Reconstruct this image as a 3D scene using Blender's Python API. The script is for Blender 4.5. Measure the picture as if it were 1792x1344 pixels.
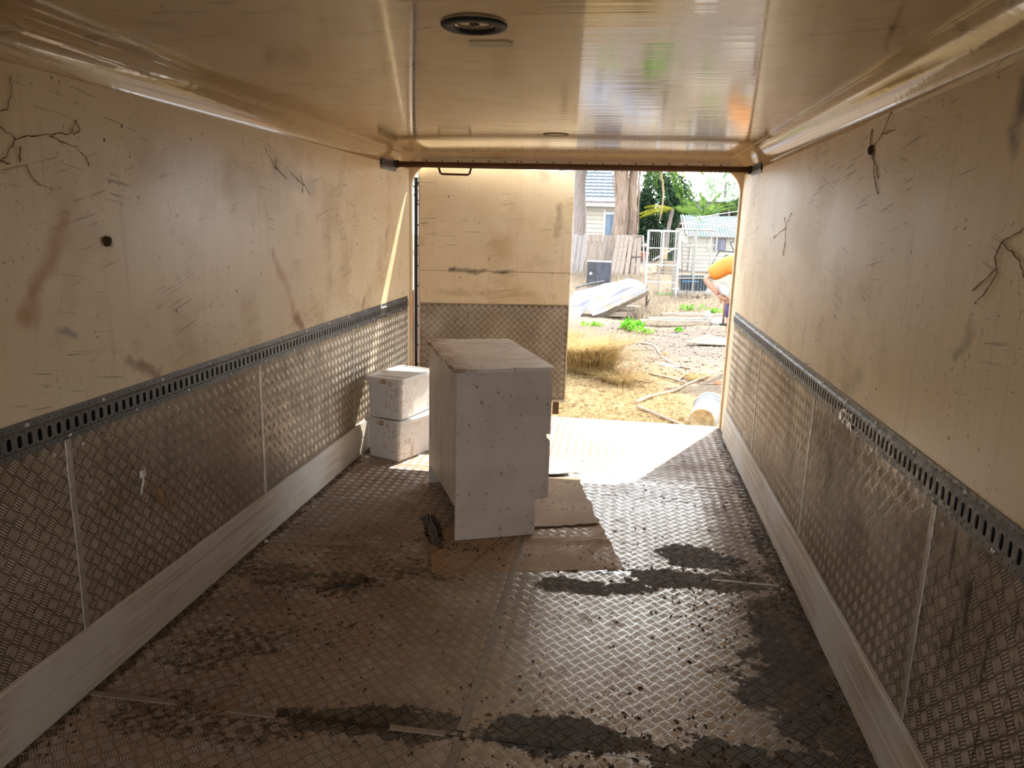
import bpy, math, random
import numpy as np
from mathutils import Vector, Matrix

SC = bpy.context.scene
COL = SC.collection
for _o in list(bpy.data.objects):
    bpy.data.objects.remove(_o)

# ------------------------------------------------------------------ camera
F_PX = 1293.8
PITCH, YAW, ROLL = 0.21507, 0.13852, 0.0283
CAM_H = 1.4854
cd = bpy.data.cameras.new('camera')
cd.sensor_fit = 'HORIZONTAL'
cd.sensor_width = 36.0
cd.lens = F_PX / 1792 * 36.0
cd.clip_start, cd.clip_end = 0.02, 400
cam = bpy.data.objects.new('camera', cd)
COL.objects.link(cam)
_cp, _sp, _cy, _sy = math.cos(PITCH), math.sin(PITCH), math.cos(YAW), math.sin(YAW)
_F = Vector((-_sy * _cp, _cy * _cp, -_sp))
_R = Vector((_cy, _sy, 0))
_U = _R.cross(_F)
_R2 = _R * math.cos(ROLL) + _U * math.sin(ROLL)
_U2 = _U * math.cos(ROLL) - _R * math.sin(ROLL)
_m = Matrix((( _R2.x, _U2.x, -_F.x, 0), (_R2.y, _U2.y, -_F.y, 0), (_R2.z, _U2.z, -_F.z, CAM_H), (0, 0, 0, 1)))
cam.matrix_world = _m
SC.camera = cam

# ------------------------------------------------------------------ light
SUN_K, SUN_S = 0.48, 1.31          # sun travels (-K, -1, -S)
SUN_STRENGTH = 2.4
SKY_STRENGTH = 1.0
SC.view_settings.view_transform = 'Standard'
SC.view_settings.look = 'None'
SC.view_settings.gamma = 1.0
SC.view_settings.use_curve_mapping = False
SC.view_settings.exposure = 2.45
SC.cycles.max_bounces = 8
SC.cycles.diffuse_bounces = 6
SC.cycles.glossy_bounces = 4
SC.cycles.transparent_max_bounces = 12
SC.cycles.sample_clamp_indirect = 8.0

sd = bpy.data.lights.new('sun', 'SUN')
sd.energy = SUN_STRENGTH
sd.angle = math.radians(0.6)
sd.color = (1.0, 0.93, 0.82)
sun = bpy.data.objects.new('sun', sd)
COL.objects.link(sun)
sun.rotation_euler = Vector((-SUN_K, -1, -SUN_S)).to_track_quat('-Z', 'Y').to_euler()
sun.location = (5, 15, 14)

w = bpy.data.worlds.new('sky')
SC.world = w
w.use_nodes = True
wn = w.node_tree
wn.nodes.clear()
_out = wn.nodes.new('ShaderNodeOutputWorld')
_bg = wn.nodes.new('ShaderNodeBackground')
_tc = wn.nodes.new('ShaderNodeTexCoord')
_sx = wn.nodes.new('ShaderNodeSeparateXYZ')
_cr = wn.nodes.new('ShaderNodeValToRGB')
_cr.color_ramp.elements[0].position = 0.0
_cr.color_ramp.elements[0].color = (0.95, 0.98, 1.0, 1)
_cr.color_ramp.elements[1].position = 0.9
_cr.color_ramp.elements[1].color = (0.74, 0.85, 1.0, 1)
wn.links.new(_tc.outputs['Generated'], _sx.inputs[0])
wn.links.new(_sx.outputs['Z'], _cr.inputs[0])
wn.links.new(_cr.outputs[0], _bg.inputs[0])
_bg.inputs[1].default_value = SKY_STRENGTH
wn.links.new(_bg.outputs[0], _out.inputs[0])

# ------------------------------------------------------------------ dimensions (metres)
XL, XR = -1.594, 0.826
XM = (XL + XR) / 2
YF, YE = -2.2, 5.60          # front wall, rear sill
ZC = 1.96                    # ceiling
FIL = 0.105                  # ceiling fillet radius
ZK = 0.207                   # kick board top
ZR0, ZR1 = 0.818, 0.916      # tie rail
ZH = 1.895                   # header underside
G = -0.35                    # ground outside

# ------------------------------------------------------------------ helpers: objects
def link(o, parent=None):
    COL.objects.link(o)
    if parent is not None:
        o.parent = parent
    return o

def tag(o, label=None, cat=None, group=None, kind=None):
    if label: o['label'] = label
    if cat: o['category'] = cat
    if group: o['group'] = group
    if kind: o['kind'] = kind
    return o

def empty(name, loc=(0, 0, 0), rz=0.0, label=None, cat=None, group=None, kind=None, parent=None):
    o = bpy.data.objects.new(name, None)
    o.empty_display_size = 0.1
    o.location = loc
    o.rotation_euler = (0, 0, rz)
    link(o, parent)
    return tag(o, label, cat, group, kind)

def me_from(name, verts, faces, mat=None, smooth=False):
    me = bpy.data.meshes.new(name)
    me.from_pydata([tuple(v) for v in verts], [], faces)
    if mat is not None:
        me.materials.append(mat)
    if smooth:
        me.polygons.foreach_set('use_smooth', [True] * len(me.polygons))
    me.update()
    return me

def np_mesh(name, V, tris=None, quads=None, mat=None, smooth=False):
    V = np.asarray(V, dtype=np.float32)
    loops, starts, n = [], [], 0
    if quads is not None and len(quads):
        q = np.asarray(quads, dtype=np.int32)
        loops.append(q.ravel()); starts.append(np.arange(len(q)) * 4); n = len(q) * 4
    if tris is not None and len(tris):
        t = np.asarray(tris, dtype=np.int32)
        loops.append(t.ravel()); starts.append(n + np.arange(len(t)) * 3)
    L = np.concatenate(loops); S = np.concatenate(starts).astype(np.int32)
    me = bpy.data.meshes.new(name)
    me.vertices.add(len(V)); me.vertices.foreach_set('co', V.ravel())
    me.loops.add(len(L)); me.loops.foreach_set('vertex_index', L)
    me.polygons.add(len(S)); me.polygons.foreach_set('loop_start', S)
    if mat is not None:
        me.materials.append(mat)
    me.update(calc_edges=True)
    me.validate()
    if smooth:
        me.polygons.foreach_set('use_smooth', [True] * len(me.polygons))
    return me

def obj(name, me, parent=None, loc=None, rot=None):
    o = bpy.data.objects.new(name, me)
    link(o, parent)
    if loc: o.location = loc
    if rot: o.rotation_euler = rot
    return o

def bevel(o, wdt=0.003, seg=2):
    m = o.modifiers.new('bevel', 'BEVEL')
    m.width = wdt; m.segments = seg; m.limit_method = 'ANGLE'; m.angle_limit = 0.6
    return o

class MB:
    def __init__(s): s.v = []; s.f = []
    def add(s, vs, fs):
        b = len(s.v)
        s.v += [tuple(p) for p in vs]
        s.f += [tuple(i + b for i in f) for f in fs]
        return s
    def box(s, x0, x1, y0, y1, z0, z1):
        return s.add([(x0,y0,z0),(x1,y0,z0),(x1,y1,z0),(x0,y1,z0),(x0,y0,z1),(x1,y0,z1),(x1,y1,z1),(x0,y1,z1)],
                     [(0,3,2,1),(4,5,6,7),(0,1,5,4),(1,2,6,5),(2,3,7,6),(3,0,4,7)])
    def hexa(s, p):   # 8 points, bottom 4 ccw then top 4
        return s.add(p, [(0,3,2,1),(4,5,6,7),(0,1,5,4),(1,2,6,5),(2,3,7,6),(3,0,4,7)])
    def bar(s, a, b, wx, wz=None):   # square bar between points
        a, b = Vector(a), Vector(b); d = (b - a).normalized()
        up = Vector((0,0,1)) if abs(d.z) < .95 else Vector((0,1,0))
        x = d.cross(up).normalized(); y = x.cross(d).normalized()
        wz = wx if wz is None else wz
        x *= wx / 2; y *= wz / 2
        return s.hexa([a-x-y, a+x-y, b+x-y, b-x-y, a-x+y, a+x+y, b+x+y, b-x+y])
    def tube(s, pts, r, n=8, cap=True):
        pts = [Vector(p) for p in pts]; m = len(pts); b = len(s.v)
        rr = r if isinstance(r, (list, tuple)) else [r] * m
        prev = None
        for i, p in enumerate(pts):
            d = (pts[min(i+1, m-1)] - pts[max(i-1, 0)]).normalized()
            if prev is None:
                up = Vector((0,0,1)) if abs(d.z) < .9 else Vector((1,0,0))
                x = d.cross(up).normalized()
            else:
                x = (prev - d * prev.dot(d)).normalized()
            prev = x; y = d.cross(x)
            for k in range(n):
                t = 2*math.pi*k/n
                s.v.append(tuple(p + (x*math.cos(t) + y*math.sin(t)) * rr[i]))
        for i in range(m-1):
            for k in range(n):
                k2 = (k+1) % n
                s.f.append((b+i*n+k, b+i*n+k2, b+(i+1)*n+k2, b+(i+1)*n+k))
        if cap:
            s.f.append(tuple(b+k for k in range(n))[::-1]); s.f.append(tuple(b+(m-1)*n+k for k in range(n)))
        return s
    def lathe(s, prof, n=24, axis=None):   # prof [(r,z)], about z
        b = len(s.v)
        for r, z in prof:
            for k in range(n):
                t = 2*math.pi*k/n
                s.v.append((r*math.cos(t), r*math.sin(t), z))
        for i in range(len(prof)-1):
            for k in range(n):
                k2 = (k+1) % n
                s.f.append((b+i*n+k, b+i*n+k2, b+(i+1)*n+k2, b+(i+1)*n+k))
        return s
    def grid(s, P):   # P[i][j] points
        b = len(s.v); n = len(P); m = len(P[0])
        for row in P:
            s.v += [tuple(p) for p in row]
        for i in range(n-1):
            for j in range(m-1):
                s.f.append((b+i*m+j, b+(i+1)*m+j, b+(i+1)*m+j+1, b+i*m+j+1))
        return s
    def me(s, name, mat, smooth=False): return me_from(name, s.v, s.f, mat, smooth)
    def build(s, name, mat, parent=None, smooth=False, loc=None, rot=None):
        return obj(name, s.me(name, mat, smooth), parent, loc, rot)

# ------------------------------------------------------------------ helpers: materials
class NT:
    def __init__(s, name):
        s.m = bpy.data.materials.new(name); s.m.use_nodes = True
        s.t = s.m.node_tree; s.t.nodes.clear()
        s.out = s.t.nodes.new('ShaderNodeOutputMaterial')
    def put(s, sock, v):
        if isinstance(v, bpy.types.NodeSocket): s.t.links.new(v, sock)
        elif v is None: pass
        else:
            if isinstance(v, tuple) and len(v) == 3 and sock.type == 'RGBA': v = (*v, 1)
            sock.default_value = v
    def n(s, t, ins=None, **props):
        nd = s.t.nodes.new(t)
        for k, v in props.items(): setattr(nd, k, v)
        for k, v in (ins or {}).items(): s.put(nd.inputs[k], v)
        return nd
    def pos(s): return s.n('ShaderNodeNewGeometry').outputs['Position']
    def obco(s): return s.n('ShaderNodeTexCoord').outputs['Object']
    def rnd(s): return s.n('ShaderNodeObjectInfo').outputs['Random']
    def sep(s, v):
        o = s.n('ShaderNodeSeparateXYZ', {0: v}).outputs; return o[0], o[1], o[2]
    def mapv(s, v, scale=(1,1,1), loc=(0,0,0), rot=(0,0,0)):
        return s.n('ShaderNodeMapping', {'Vector': v, 'Scale': scale, 'Location': loc, 'Rotation': rot}).outputs[0]
    def noise(s, v, scale=5, detail=3, rough=.55, dist=0):
        return s.n('ShaderNodeTexNoise', {'Vector': v, 'Scale': scale, 'Detail': detail, 'Roughness': rough, 'Distortion': dist}).outputs[0]
    def vor(s, v, scale=5, feature='F1', out='Distance', rnd=1.0):
        return s.n('ShaderNodeTexVoronoi', {'Vector': v, 'Scale': scale, 'Randomness': rnd}, feature=feature).outputs[out]
    def mr(s, x, a, b, c=0, d=1, smooth=True):
        return s.n('ShaderNodeMapRange', {0: x, 1: a, 2: b, 3: c, 4: d}, interpolation_type='SMOOTHSTEP' if smooth else 'LINEAR').outputs[0]
    def ma(s, op, a, b=0.0, c=None, clamp=False):
        nd = s.n('ShaderNodeMath', {0: a, 1: b}, operation=op, use_clamp=clamp)
        if c is not None: s.put(nd.inputs[2], c)
        return nd.outputs[0]
    def mul(s, a, b): return s.ma('MULTIPLY', a, b)
    def addc(s, a, b): return s.ma('ADD', a, b, clamp=True)
    def mx(s, a, b): return s.ma('MAXIMUM', a, b)
    def mix(s, f, a, b, blend='MIX'):
        nd = s.n('ShaderNodeMix', data_type='RGBA', blend_type=blend)
        s.put(nd.inputs[0], f); s.put(nd.inputs[6], a); s.put(nd.inputs[7], b)
        return nd.outputs[2]
    def vm(s, op, a, b=None, out=0):
        nd = s.n('ShaderNodeVectorMath', operation=op); s.put(nd.inputs[0], a)
        if b is not None: s.put(nd.inputs[1], b)
        return nd.outputs[out]
    def seg(s, p, a, b, wdt, soft=0.6):
        a, b = Vector(a), Vector(b); ab = b - a
        d = s.vm('SUBTRACT', p, tuple(a))
        h = s.ma('MULTIPLY', s.vm('DOT_PRODUCT', d, tuple(ab), out=1), 1.0/max(ab.length_squared, 1e-6), clamp=True)
        nd = s.n('ShaderNodeVectorMath', operation='SCALE'); s.put(nd.inputs[0], tuple(ab)); s.put(nd.inputs['Scale'], h)
        dd = s.vm('LENGTH', s.vm('SUBTRACT', d, nd.outputs[0]), out=1)
        return s.mr(dd, wdt, wdt*(1-soft), 0, 1)
    def ell(s, p, c, r, rough=None):      # soft ellipse in xy
        d = s.vm('SUBTRACT', p, (c[0], c[1], 0)); d = s.vm('MULTIPLY', d, (1/r[0], 1/r[1], 0))
        L = s.vm('LENGTH', d, out=1)
        if rough is not None: L = s.ma('ADD', L, rough)
        return s.mr(L, 1.2, 0.5, 0, 1)
    def bump(s, h, strength=.3, dist=.01):
        return s.n('ShaderNodeBump', {'Height': h, 'Strength': strength, 'Distance': dist}).outputs[0]
    def pbr(s, color, rough=.5, metal=0.0, normal=None, spec=None, **extra):
        b = s.n('ShaderNodeBsdfPrincipled')
        s.put(b.inputs['Base Color'], color); s.put(b.inputs['Roughness'], rough); s.put(b.inputs['Metallic'], metal)
        if normal is not None: s.put(b.inputs['Normal'], normal)
        if spec is not None: s.put(b.inputs['Specular IOR Level'], spec)
        for k, v in extra.items(): s.put(b.inputs[k], v)
        s.t.links.new(b.outputs[0], s.out.inputs[0])
        return s.m

def simple(name, col, rough=.6, metal=0.0, var=.15, scale=8, bump=0.0):
    t = NT(name); p = t.obco()
    n = t.noise(p, scale, 4, .6)
    dark = tuple(c*(1-var) for c in col); lite = tuple(min(1, c*(1+var)) for c in col)
    c = t.mix(t.mr(n, .3, .7), dark, lite)
    nm = t.bump(t.noise(p, scale*6, 3), bump, .01) if bump else None
    return t.pbr(c, rough, metal, nm)

# ---- cream painted fibreglass of walls, door, ceiling
WALL_STAINS = [  # (a, b, width, strength, colour)
    ((XL,1.99,1.46),(XL,1.80,1.20),.05,.75,(.42,.19,.05)),
    ((XL,3.29,1.31),(XL,3.56,.93),.045,.75,(.46,.22,.065)),
    ((XL,3.50,1.0),(XL,3.58,.93),.05,.85,(.30,.12,.03)),
    ((XL,2.22,1.0),(XL,2.36,.925),.035,.8,(.27,.13,.045)),
    ((XL,4.54,.99),(XL,4.50,.94),.05,.7,(.22,.11,.04)),
    ((XL,5.02,1.40),(XL,4.98,1.36),.03,.7,(.2,.17,.13)),
    ((XL,2.14,1.40),(XL,2.16,1.385),.022,.95,(.04,.03,.02)),
    ((XL,1.90,1.14),(XL,1.98,1.115),.02,.6,(.08,.09,.12)),
    ((XL,2.40,1.66),(XL,3.4,1.60),.16,.35,(.35,.22,.09)),
    ((XL,3.35,1.71),(XL,3.75,1.62),.09,.5,(.26,.16,.07)),
    ((XR,2.79,1.765),(XR,2.755,1.75),.035,.95,(.05,.03,.015)),
    ((XR,1.80,1.80),(XR,1.80,1.70),.05,.9,(.05,.04,.03)),
    ((XR,1.86,1.28),(XR,1.92,1.20),.03,.7,(.12,.09,.06)),
    ((XR,2.60,1.0),(XR,2.75,.93),.06,.35,(.15,.1,.06)),
    ((XR,3.4,1.1),(XR,3.42,.97),.02,.5,(.12,.08,.05)),
    ((XR,5.0,1.9),(XR,5.3,1.3),.18,.45,(.35,.2,.08)),
]
def cream(name, stains, gloss, spec_amt=1.0, ceiling=False, dirt=1.0):
    t = NT(name); p = t.pos(); x, y, z = t.sep(p)
    big = t.noise(p, 1.3, 3, .6)
    c = t.mix(t.mr(big, .3, .7), (.74,.585,.37), (.80,.67,.465))
    yel = t.noise(t.mapv(p, (1,1,1), (7,3,1)), 2.2, 3, .65)
    c = t.mix(t.mul(t.mr(yel, .48, .76), .75*dirt), c, (.52,.35,.15))
    # hanging dirt runs
    st = t.noise(t.mapv(p, (9,9,.55) if not ceiling else (.7,16,1)), 3.0, 3, .6)
    c = t.mix(t.mul(t.mr(st, .54, .8), .30*dirt), c, (.36,.26,.15))
    # fine specks: short dabs of dirt clustered in patches
    clus = t.mr(t.noise(t.mapv(p, (1,1,1), (2,5,9)), 2.6, 2, .6), .37, .62)
    sp = t.noise(t.mapv(p, (1,1,.8) if not ceiling else (.45,1.2,1)), 70, 3, .7, .9)
    c = t.mix(t.mul(t.mul(t.mr(sp, .625, .68), clus), .85*dirt), c, (.10,.065,.035))
    sp2 = t.vor(t.mapv(p, (1,1,.8), (.3,.1,.2)), 12.0)
    c = t.mix(t.mul(t.mr(sp2, .075, .045), t.mr(t.noise(p, 5, 2), .5, .56)), c, (.06,.04,.025))
    # thin scratches
    for k, (sc, rt) in enumerate((((3,3,60),(.14,0,.1)), ((2.2,2.2,75),(-.25,.1,0)))):
        v = t.mapv(p, (1,1,1), (k,2*k,0), rt)
        s_ = t.noise(t.mapv(v, sc), 1.6, 1, .5)
        cl = t.mr(yel, .5, .58) if k else t.mr(big, .5, .58)
        c = t.mix(t.mul(t.mul(t.mr(s_, .665, .70), cl), .55*dirt), c, (.13,.09,.06))
    if stains:
        wc = t.n('ShaderNodeTexNoise', {'Vector': p, 'Scale': 9, 'Detail': 3}).outputs['Color']
        pw = t.vm('ADD', p, t.vm('MULTIPLY', t.vm('SUBTRACT', wc, (.5,.5,.5)), (.09,.09,.09)))
        ro = t.mr(t.sep(wc)[0], .3, .6, .45, 1)
    for a, b, wd, am, col in stains:
        c = t.mix(t.mul(t.mul(t.seg(pw, a, b, wd, .95), am), ro), c, col)
    if ceiling:
        c = t.mix(1.0, c, (.67,.60,.50), 'MULTIPLY')
        wv = t.noise(t.mapv(p, (.35,9,1)), 2.0, 2, .55)
        nm = t.bump(wv, .07, .010)
        rg = t.mr(st, .3, .7, .05, .12)
        return t.pbr(c, rg, 0, nm, spec=1.0)
    nm = t.bump(t.noise(t.mapv(p, (1,1,.3)), 5, 1), .08, .02)
    rg = t.mr(big, .3, .7, gloss, gloss+.15)
    return t.pbr(c, rg, 0, nm, spec=.5)

M = {}
M['wall'] = cream('cream_wall_paint', [q for q in WALL_STAINS if q[0][0] < 0], .34)
M['wallr'] = cream('cream_right_wall_paint', [q for q in WALL_STAINS if q[0][0] > 0], .34)
M['plain'] = simple('cream_plain_paint', (.74,.60,.40), .5, 0, .08, 2)
M['ceiling'] = cream('cream_ceiling_gloss', [], .12, ceiling=True, dirt=.7)
DOOR_STAINS = [((-.62,5.84,1.86),(-.60,5.84,1.83),.075,.85,(.22,.11,.04)),
    ((-1.30,5.70,1.105),(-.80,5.80,1.108),.028,.9,(.09,.07,.055)),
    ((-.48,5.88,1.62),(-.50,5.88,1.40),.05,.55,(.16,.09,.04)),
    ((-1.4,5.67,.93),(-.5,5.87,.93),.05,.4,(.40,.25,.10))]
M['door'] = cream('cream_door_paint', DOOR_STAINS, .42, dirt=.85)

# ---- aluminium tread plate
def tread(name, bars=False, floor=False):
    t = NT(name); p = t.pos(); x, y, z = t.sep(p)
    n1 = t.noise(p, 3.0, 3, .62); n2 = t.noise(t.mapv(p, (1,1,1), (5,1,2)), 16, 2, .65)
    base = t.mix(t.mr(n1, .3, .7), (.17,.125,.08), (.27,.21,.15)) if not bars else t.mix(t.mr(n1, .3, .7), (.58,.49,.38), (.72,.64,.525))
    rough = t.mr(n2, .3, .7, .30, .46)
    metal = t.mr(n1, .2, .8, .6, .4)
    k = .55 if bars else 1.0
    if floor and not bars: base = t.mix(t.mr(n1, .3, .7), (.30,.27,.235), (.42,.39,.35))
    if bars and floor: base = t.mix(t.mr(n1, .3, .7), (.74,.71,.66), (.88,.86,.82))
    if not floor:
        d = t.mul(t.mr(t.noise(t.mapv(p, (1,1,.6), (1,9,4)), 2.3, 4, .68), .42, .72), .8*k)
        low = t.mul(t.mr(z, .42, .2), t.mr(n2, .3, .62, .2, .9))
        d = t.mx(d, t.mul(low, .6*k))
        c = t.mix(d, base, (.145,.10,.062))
        sp = t.mr(t.noise(p, 42, 2), .62, .7)
        c = t.mix(t.mul(sp, .6), c, (.05,.035,.022))
        # thick black grime that has run down the near right plate
        rn = t.noise(t.mapv(p, (1,11,2.0)), 2.2, 3, .65)
        gm = t.mul(t.mul(t.mr(rn, .56, .66), .75), t.mul(t.mr(y, 2.05, 1.75), t.mr(x, .5, .7)))
        d = t.mx(d, gm); c = t.mix(gm, c, (.03,.022,.015))
        rough = t.ma('ADD', rough, t.mul(d, .28), clamp=True)
        metal = t.mul(metal, t.ma('SUBTRACT', 1.0, t.mul(d, .9)))
        nm = t.bump(t.noise(p, 70, 1), .15, .004)
        return t.pbr(c, rough, metal, nm)
    wob = t.ma('MULTIPLY', t.ma('SUBTRACT', t.noise(p, 4.2, 5, .74), .5), 2.9)
    # reddish-brown dry dust over the left half and along the sill, thickened there to darken the sunlit patch
    dust = t.mx(t.mr(t.ma('ADD', x, t.mul(wob, .30)), -.25, -.8), 0.0)
    n5 = t.noise(p, 6, 3, .7)
    dust = t.mul(dust, t.mr(n5, .28, .55, .35, 1))
    dust = t.mx(dust, t.mul(t.mr(t.ma('ADD', x, t.mul(wob, .15)), .48, .68), .8))
    dust = t.mx(dust, t.mul(t.mr(t.ma('ADD', y, t.mul(wob, .35)), 3.9, 4.7), t.mr(n5, .3, .6, .55, .95)))
    dust = t.mx(dust, t.mul(t.mr(n5, .56, .72), .5))
    mud = None
    for c0, r0, s0 in (((-1.36,2.72),(.24,.15),.62), ((-1.05,2.72),(.26,.13),.58), ((-1.34,2.2),(.26,.2),.55), ((-.85,2.9),(.34,.16),.50),
                   ((-.1,2.88),(.36,.075),.85), ((.45,3.24),(.22,.15),1.0), ((.45,3.02),(.5,.10),.95), ((.75,2.75),(.25,.34),1.0), ((.70,2.3),(.25,.35),1.0),
                   ((.5,1.90),(.42,.12),.9), ((-.1,1.92),(.45,.09),.9), ((-.65,1.88),(.35,.08),.9), ((.82,3.4),(.12,.6),.8),
                   ((-1.2,1.8),(.5,.12),.50), ((.2,1.6),(.6,.16),.7), ((.2,4.0),(.35,.16),.35), ((.68,3.75),(.2,.5),.35)):
        e = t.mul(t.ell(p, c0, r0, wob), s0)
        mud = e if mud is None else t.mx(mud, e)
    edge = t.mx(t.mr(t.ma('ADD', x, t.mul(wob, .04)), XL+.10, XL+.02), t.mr(t.ma('ADD', x, t.mul(wob, .05)), XR-.13, XR-.03))
    mud = t.mx(mud, t.mul(edge, .8))
    mud = t.mx(mud, t.mul(t.mr(t.noise(t.mapv(p,(1,1,1),(3,3,3)), 9, 4, .72), .60, .70), .85))
    n26 = t.noise(p, 30, 2, .7)
    mud = t.mr(t.ma('ADD', mud, t.mul(t.ma('SUBTRACT', n26, .5), 1.7)), .38, .66)
    redder = t.mix(t.mr(n1, .35, .65), (.21,.115,.06), (.33,.21,.125))
    c = t.mix(t.mul(dust, .9 if not bars else .68), base, redder)
    yl = t.mul(t.mr(n1, .5, .65), mud)
    mc = t.mix(t.mul(yl, .7), t.mix(t.mr(n26, .35, .65), (.016,.011,.007), (.050,.033,.020)), (.15,.10,.035))
    mk = t.mul(mud, .96 if not bars else .55)
    c = t.mix(mk, c, mc)
    d = t.mx(t.mul(dust, .85 if not bars else .62), mk)
    rough = t.ma('ADD', t.mr(n2, .3, .7, .26, .38), t.mul(d, .42), clamp=True)
    metal = t.mul(t.mr(n1, .2, .8, .9, .75), t.ma('SUBTRACT', 1.0, t.mul(d, .95)))
    nm = t.bump(t.noise(p, 60, 2, .7), t.mr(mud, .2, .8, .15, .7), .006)
    return t.pbr(c, rough, metal, nm)
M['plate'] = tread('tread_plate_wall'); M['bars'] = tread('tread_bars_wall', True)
M['fplate'] = tread('tread_plate_floor', False, True); M['fbars'] = tread('tread_bars_floor', True, True)

def metal_trim(name, col, rough=.4, metal=.8, rust=.3):
    t = NT(name); p = t.pos()
    n = t.noise(p, 9, 5, .65); n2 = t.noise(p, 45, 3)
    c = t.mix(t.mr(n, .3, .7), tuple(k*.75 for k in col), col)
    d = t.mul(t.mr(n2, .5, .68), t.mr(n, .4, .6))
    c = t.mix(t.mul(d, rust), c, (.12,.065,.03))
    return t.pbr(c, t.mr(n2, .3, .7, rough, rough+.2), t.ma('SUBTRACT', metal, t.mul(d, .5), clamp=True), t.bump(n2, .15, .003))
M['rail'] = metal_trim('galvanised_rail', (.20,.20,.195), .42, .8, .5)
M['alu'] = metal_trim('aluminium_strip', (.54,.49,.42), .45, .6, .4)
M['dirtystrip'] = metal_trim('dirty_floor_strip', (.36,.295,.22), .5, .35, .6)
M['palealu'] = metal_trim('pale_trim', (.62,.53,.42), .5, .1, .6)
M['screw'] = metal_trim('screw_zinc', (.66,.64,.6), .35, .9, .1)
M['dark'] = simple('dark_recess', (.02,.018,.016), .8)  # near-black: painted shade of rail slots and holes, also rivets and bar ends
M['rubber'] = simple('black_rubber', (.012,.012,.012), .55)
M['rust'] = metal_trim('rust_brown_steel', (.13,.06,.032), .55, .3, .9)
M['orange_edge'] = simple('orange_primer', (.42,.17,.08), .6)

# ---- weathered timber kick board
def timber(name, c0, c1, grain=(2,60,60), crack=True, rough=.75, use_obj=False, grey=None):
    t = NT(name); p = t.obco() if use_obj else t.pos()
    g = t.noise(t.mapv(p, grain), 1.2, 6, .65, .4)
    c = t.mix(t.mr(g, .3, .7), c0, c1)
    big = t.noise(t.mapv(p, (1,1,1), (3,1,7)), 2.4, 4, .6)
    if grey: c = t.mix(t.mr(big, .4, .65), c, grey)
    st = t.mr(t.noise(t.mapv(p, tuple(k*.15 for k in grain)), 4, 4), .58, .72)
    c = t.mix(t.mul(st, .5), c, (.16,.10,.055))
    h = t.ma('SUBTRACT', g, t.mul(t.mr(g, .36, .30), .6))
    return t.pbr(c, rough, 0, t.bump(h, .5, .006))
M['kick'] = timber('weathered_kick_board', (.42,.34,.25), (.74,.65,.53), (38,1.0,38), grey=(.64,.60,.54))

# ------------------------------------------------------------------ tread bars (five-bar pattern)
def tread_bars(name, u0, u1, v0, v1, frame, mat, h=.0021, pitch=.0375, holes=None):
    """real raised bars over the rectangle (u0..u1, v0..v1); frame maps (u,v,n) to 3-D"""
    c45 = math.sqrt(.5)
    um, vm = (u0+u1)/2, (v0+v1)/2
    R = math.hypot(u1-u0, v1-v0)/2 + pitch
    k = int(R/pitch) + 2
    I, J = np.meshgrid(np.arange(-k, k+1), np.arange(-k, k+1), indexing='ij')
    a, b = (I*pitch).ravel(), (J*pitch).ravel()
    par = ((I+J) % 2).ravel()
    off = (np.arange(5)-2)*pitch*.198
    A = np.repeat(a, 5); B = np.repeat(b, 5); P = np.repeat(par, 5); O = np.tile(off, len(a))
    ca = A + np.where(P == 0, 0, O); cb = B + np.where(P == 0, O, 0)
    U = um + (ca-cb)*c45; V = vm + (ca+cb)*c45
    mg = .010
    ok = (U > u0+mg) & (U < u1-mg) & (V > v0+mg) & (V < v1-mg)
    U, V, P = U[ok], V[ok], P[ok]
    dx = np.where(P == 0, c45, -c45); dy = np.full_like(dx, c45)
    L, Wd = pitch*.50, pitch*.050
    loc = np.array([(-L,0,0),(-.45*L,-Wd,0),(.45*L,-Wd,0),(L,0,0),(.45*L,Wd,0),(-.45*L,Wd,0),(-.5*L,0,h),(.5*L,0,h)])
    uu = U[:,None] + loc[None,:,0]*dx[:,None] - loc[None,:,1]*dy[:,None]
    vv = V[:,None] + loc[None,:,0]*dy[:,None] + loc[None,:,1]*dx[:,None]
    ww = np.broadcast_to(loc[None,:,2], uu.shape)
    verts = frame(uu.ravel(), vv.ravel(), ww.ravel())
    n = len(U); base = (np.arange(n)*8)[:,None]
    q = (base + np.array([[1,2,7,6]])); q2 = (base + np.array([[4,5,6,7]]))
    tr = np.concatenate([base + np.array([[0,1,6]]), base + np.array([[2,3,7]]), base + np.array([[3,4,7]]), base + np.array([[5,0,6]])])
    return np_mesh(name, verts, tr, np.concatenate([q, q2]), mat, smooth=False)

# ------------------------------------------------------------------ FLOOR
floor = MB().box(XL-.05, XR+.05, YF-.05, YE-.005, -.12, -.006).build('floor', M['fplate'])
tag(floor, 'aluminium tread plate trailer floor covered in dirt and dried mud', 'floor', kind='structure')
FY = [YF, -.49, .69, 1.872, 3.04, 4.22, YE]
for i in range(6):
    for sx in range(2):
        x0, x1 = ((XL, XM), (XM, XR))[sx]
        y0, y1 = FY[i]+.0015, FY[i+1]-.0015
        fp = MB().box(x0+.0015, x1-.0015, y0, y1, -.006, 0).build('floor_plate', M['fplate'], floor)
        me = tread_bars('tread_bars', x0+.004, x1-.004, y0+.004, y1-.004, lambda u, v, n: np.stack([u, v, n], 1), M['fbars'])
        tag(obj('tread_bars', me, fp), kind='stuff')
MB().box(XL-.02, XR+.02, YE, YE+.03, -.12, .002).build('sill_edge', M['alu'], floor)
rng = random.Random(4)
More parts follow.
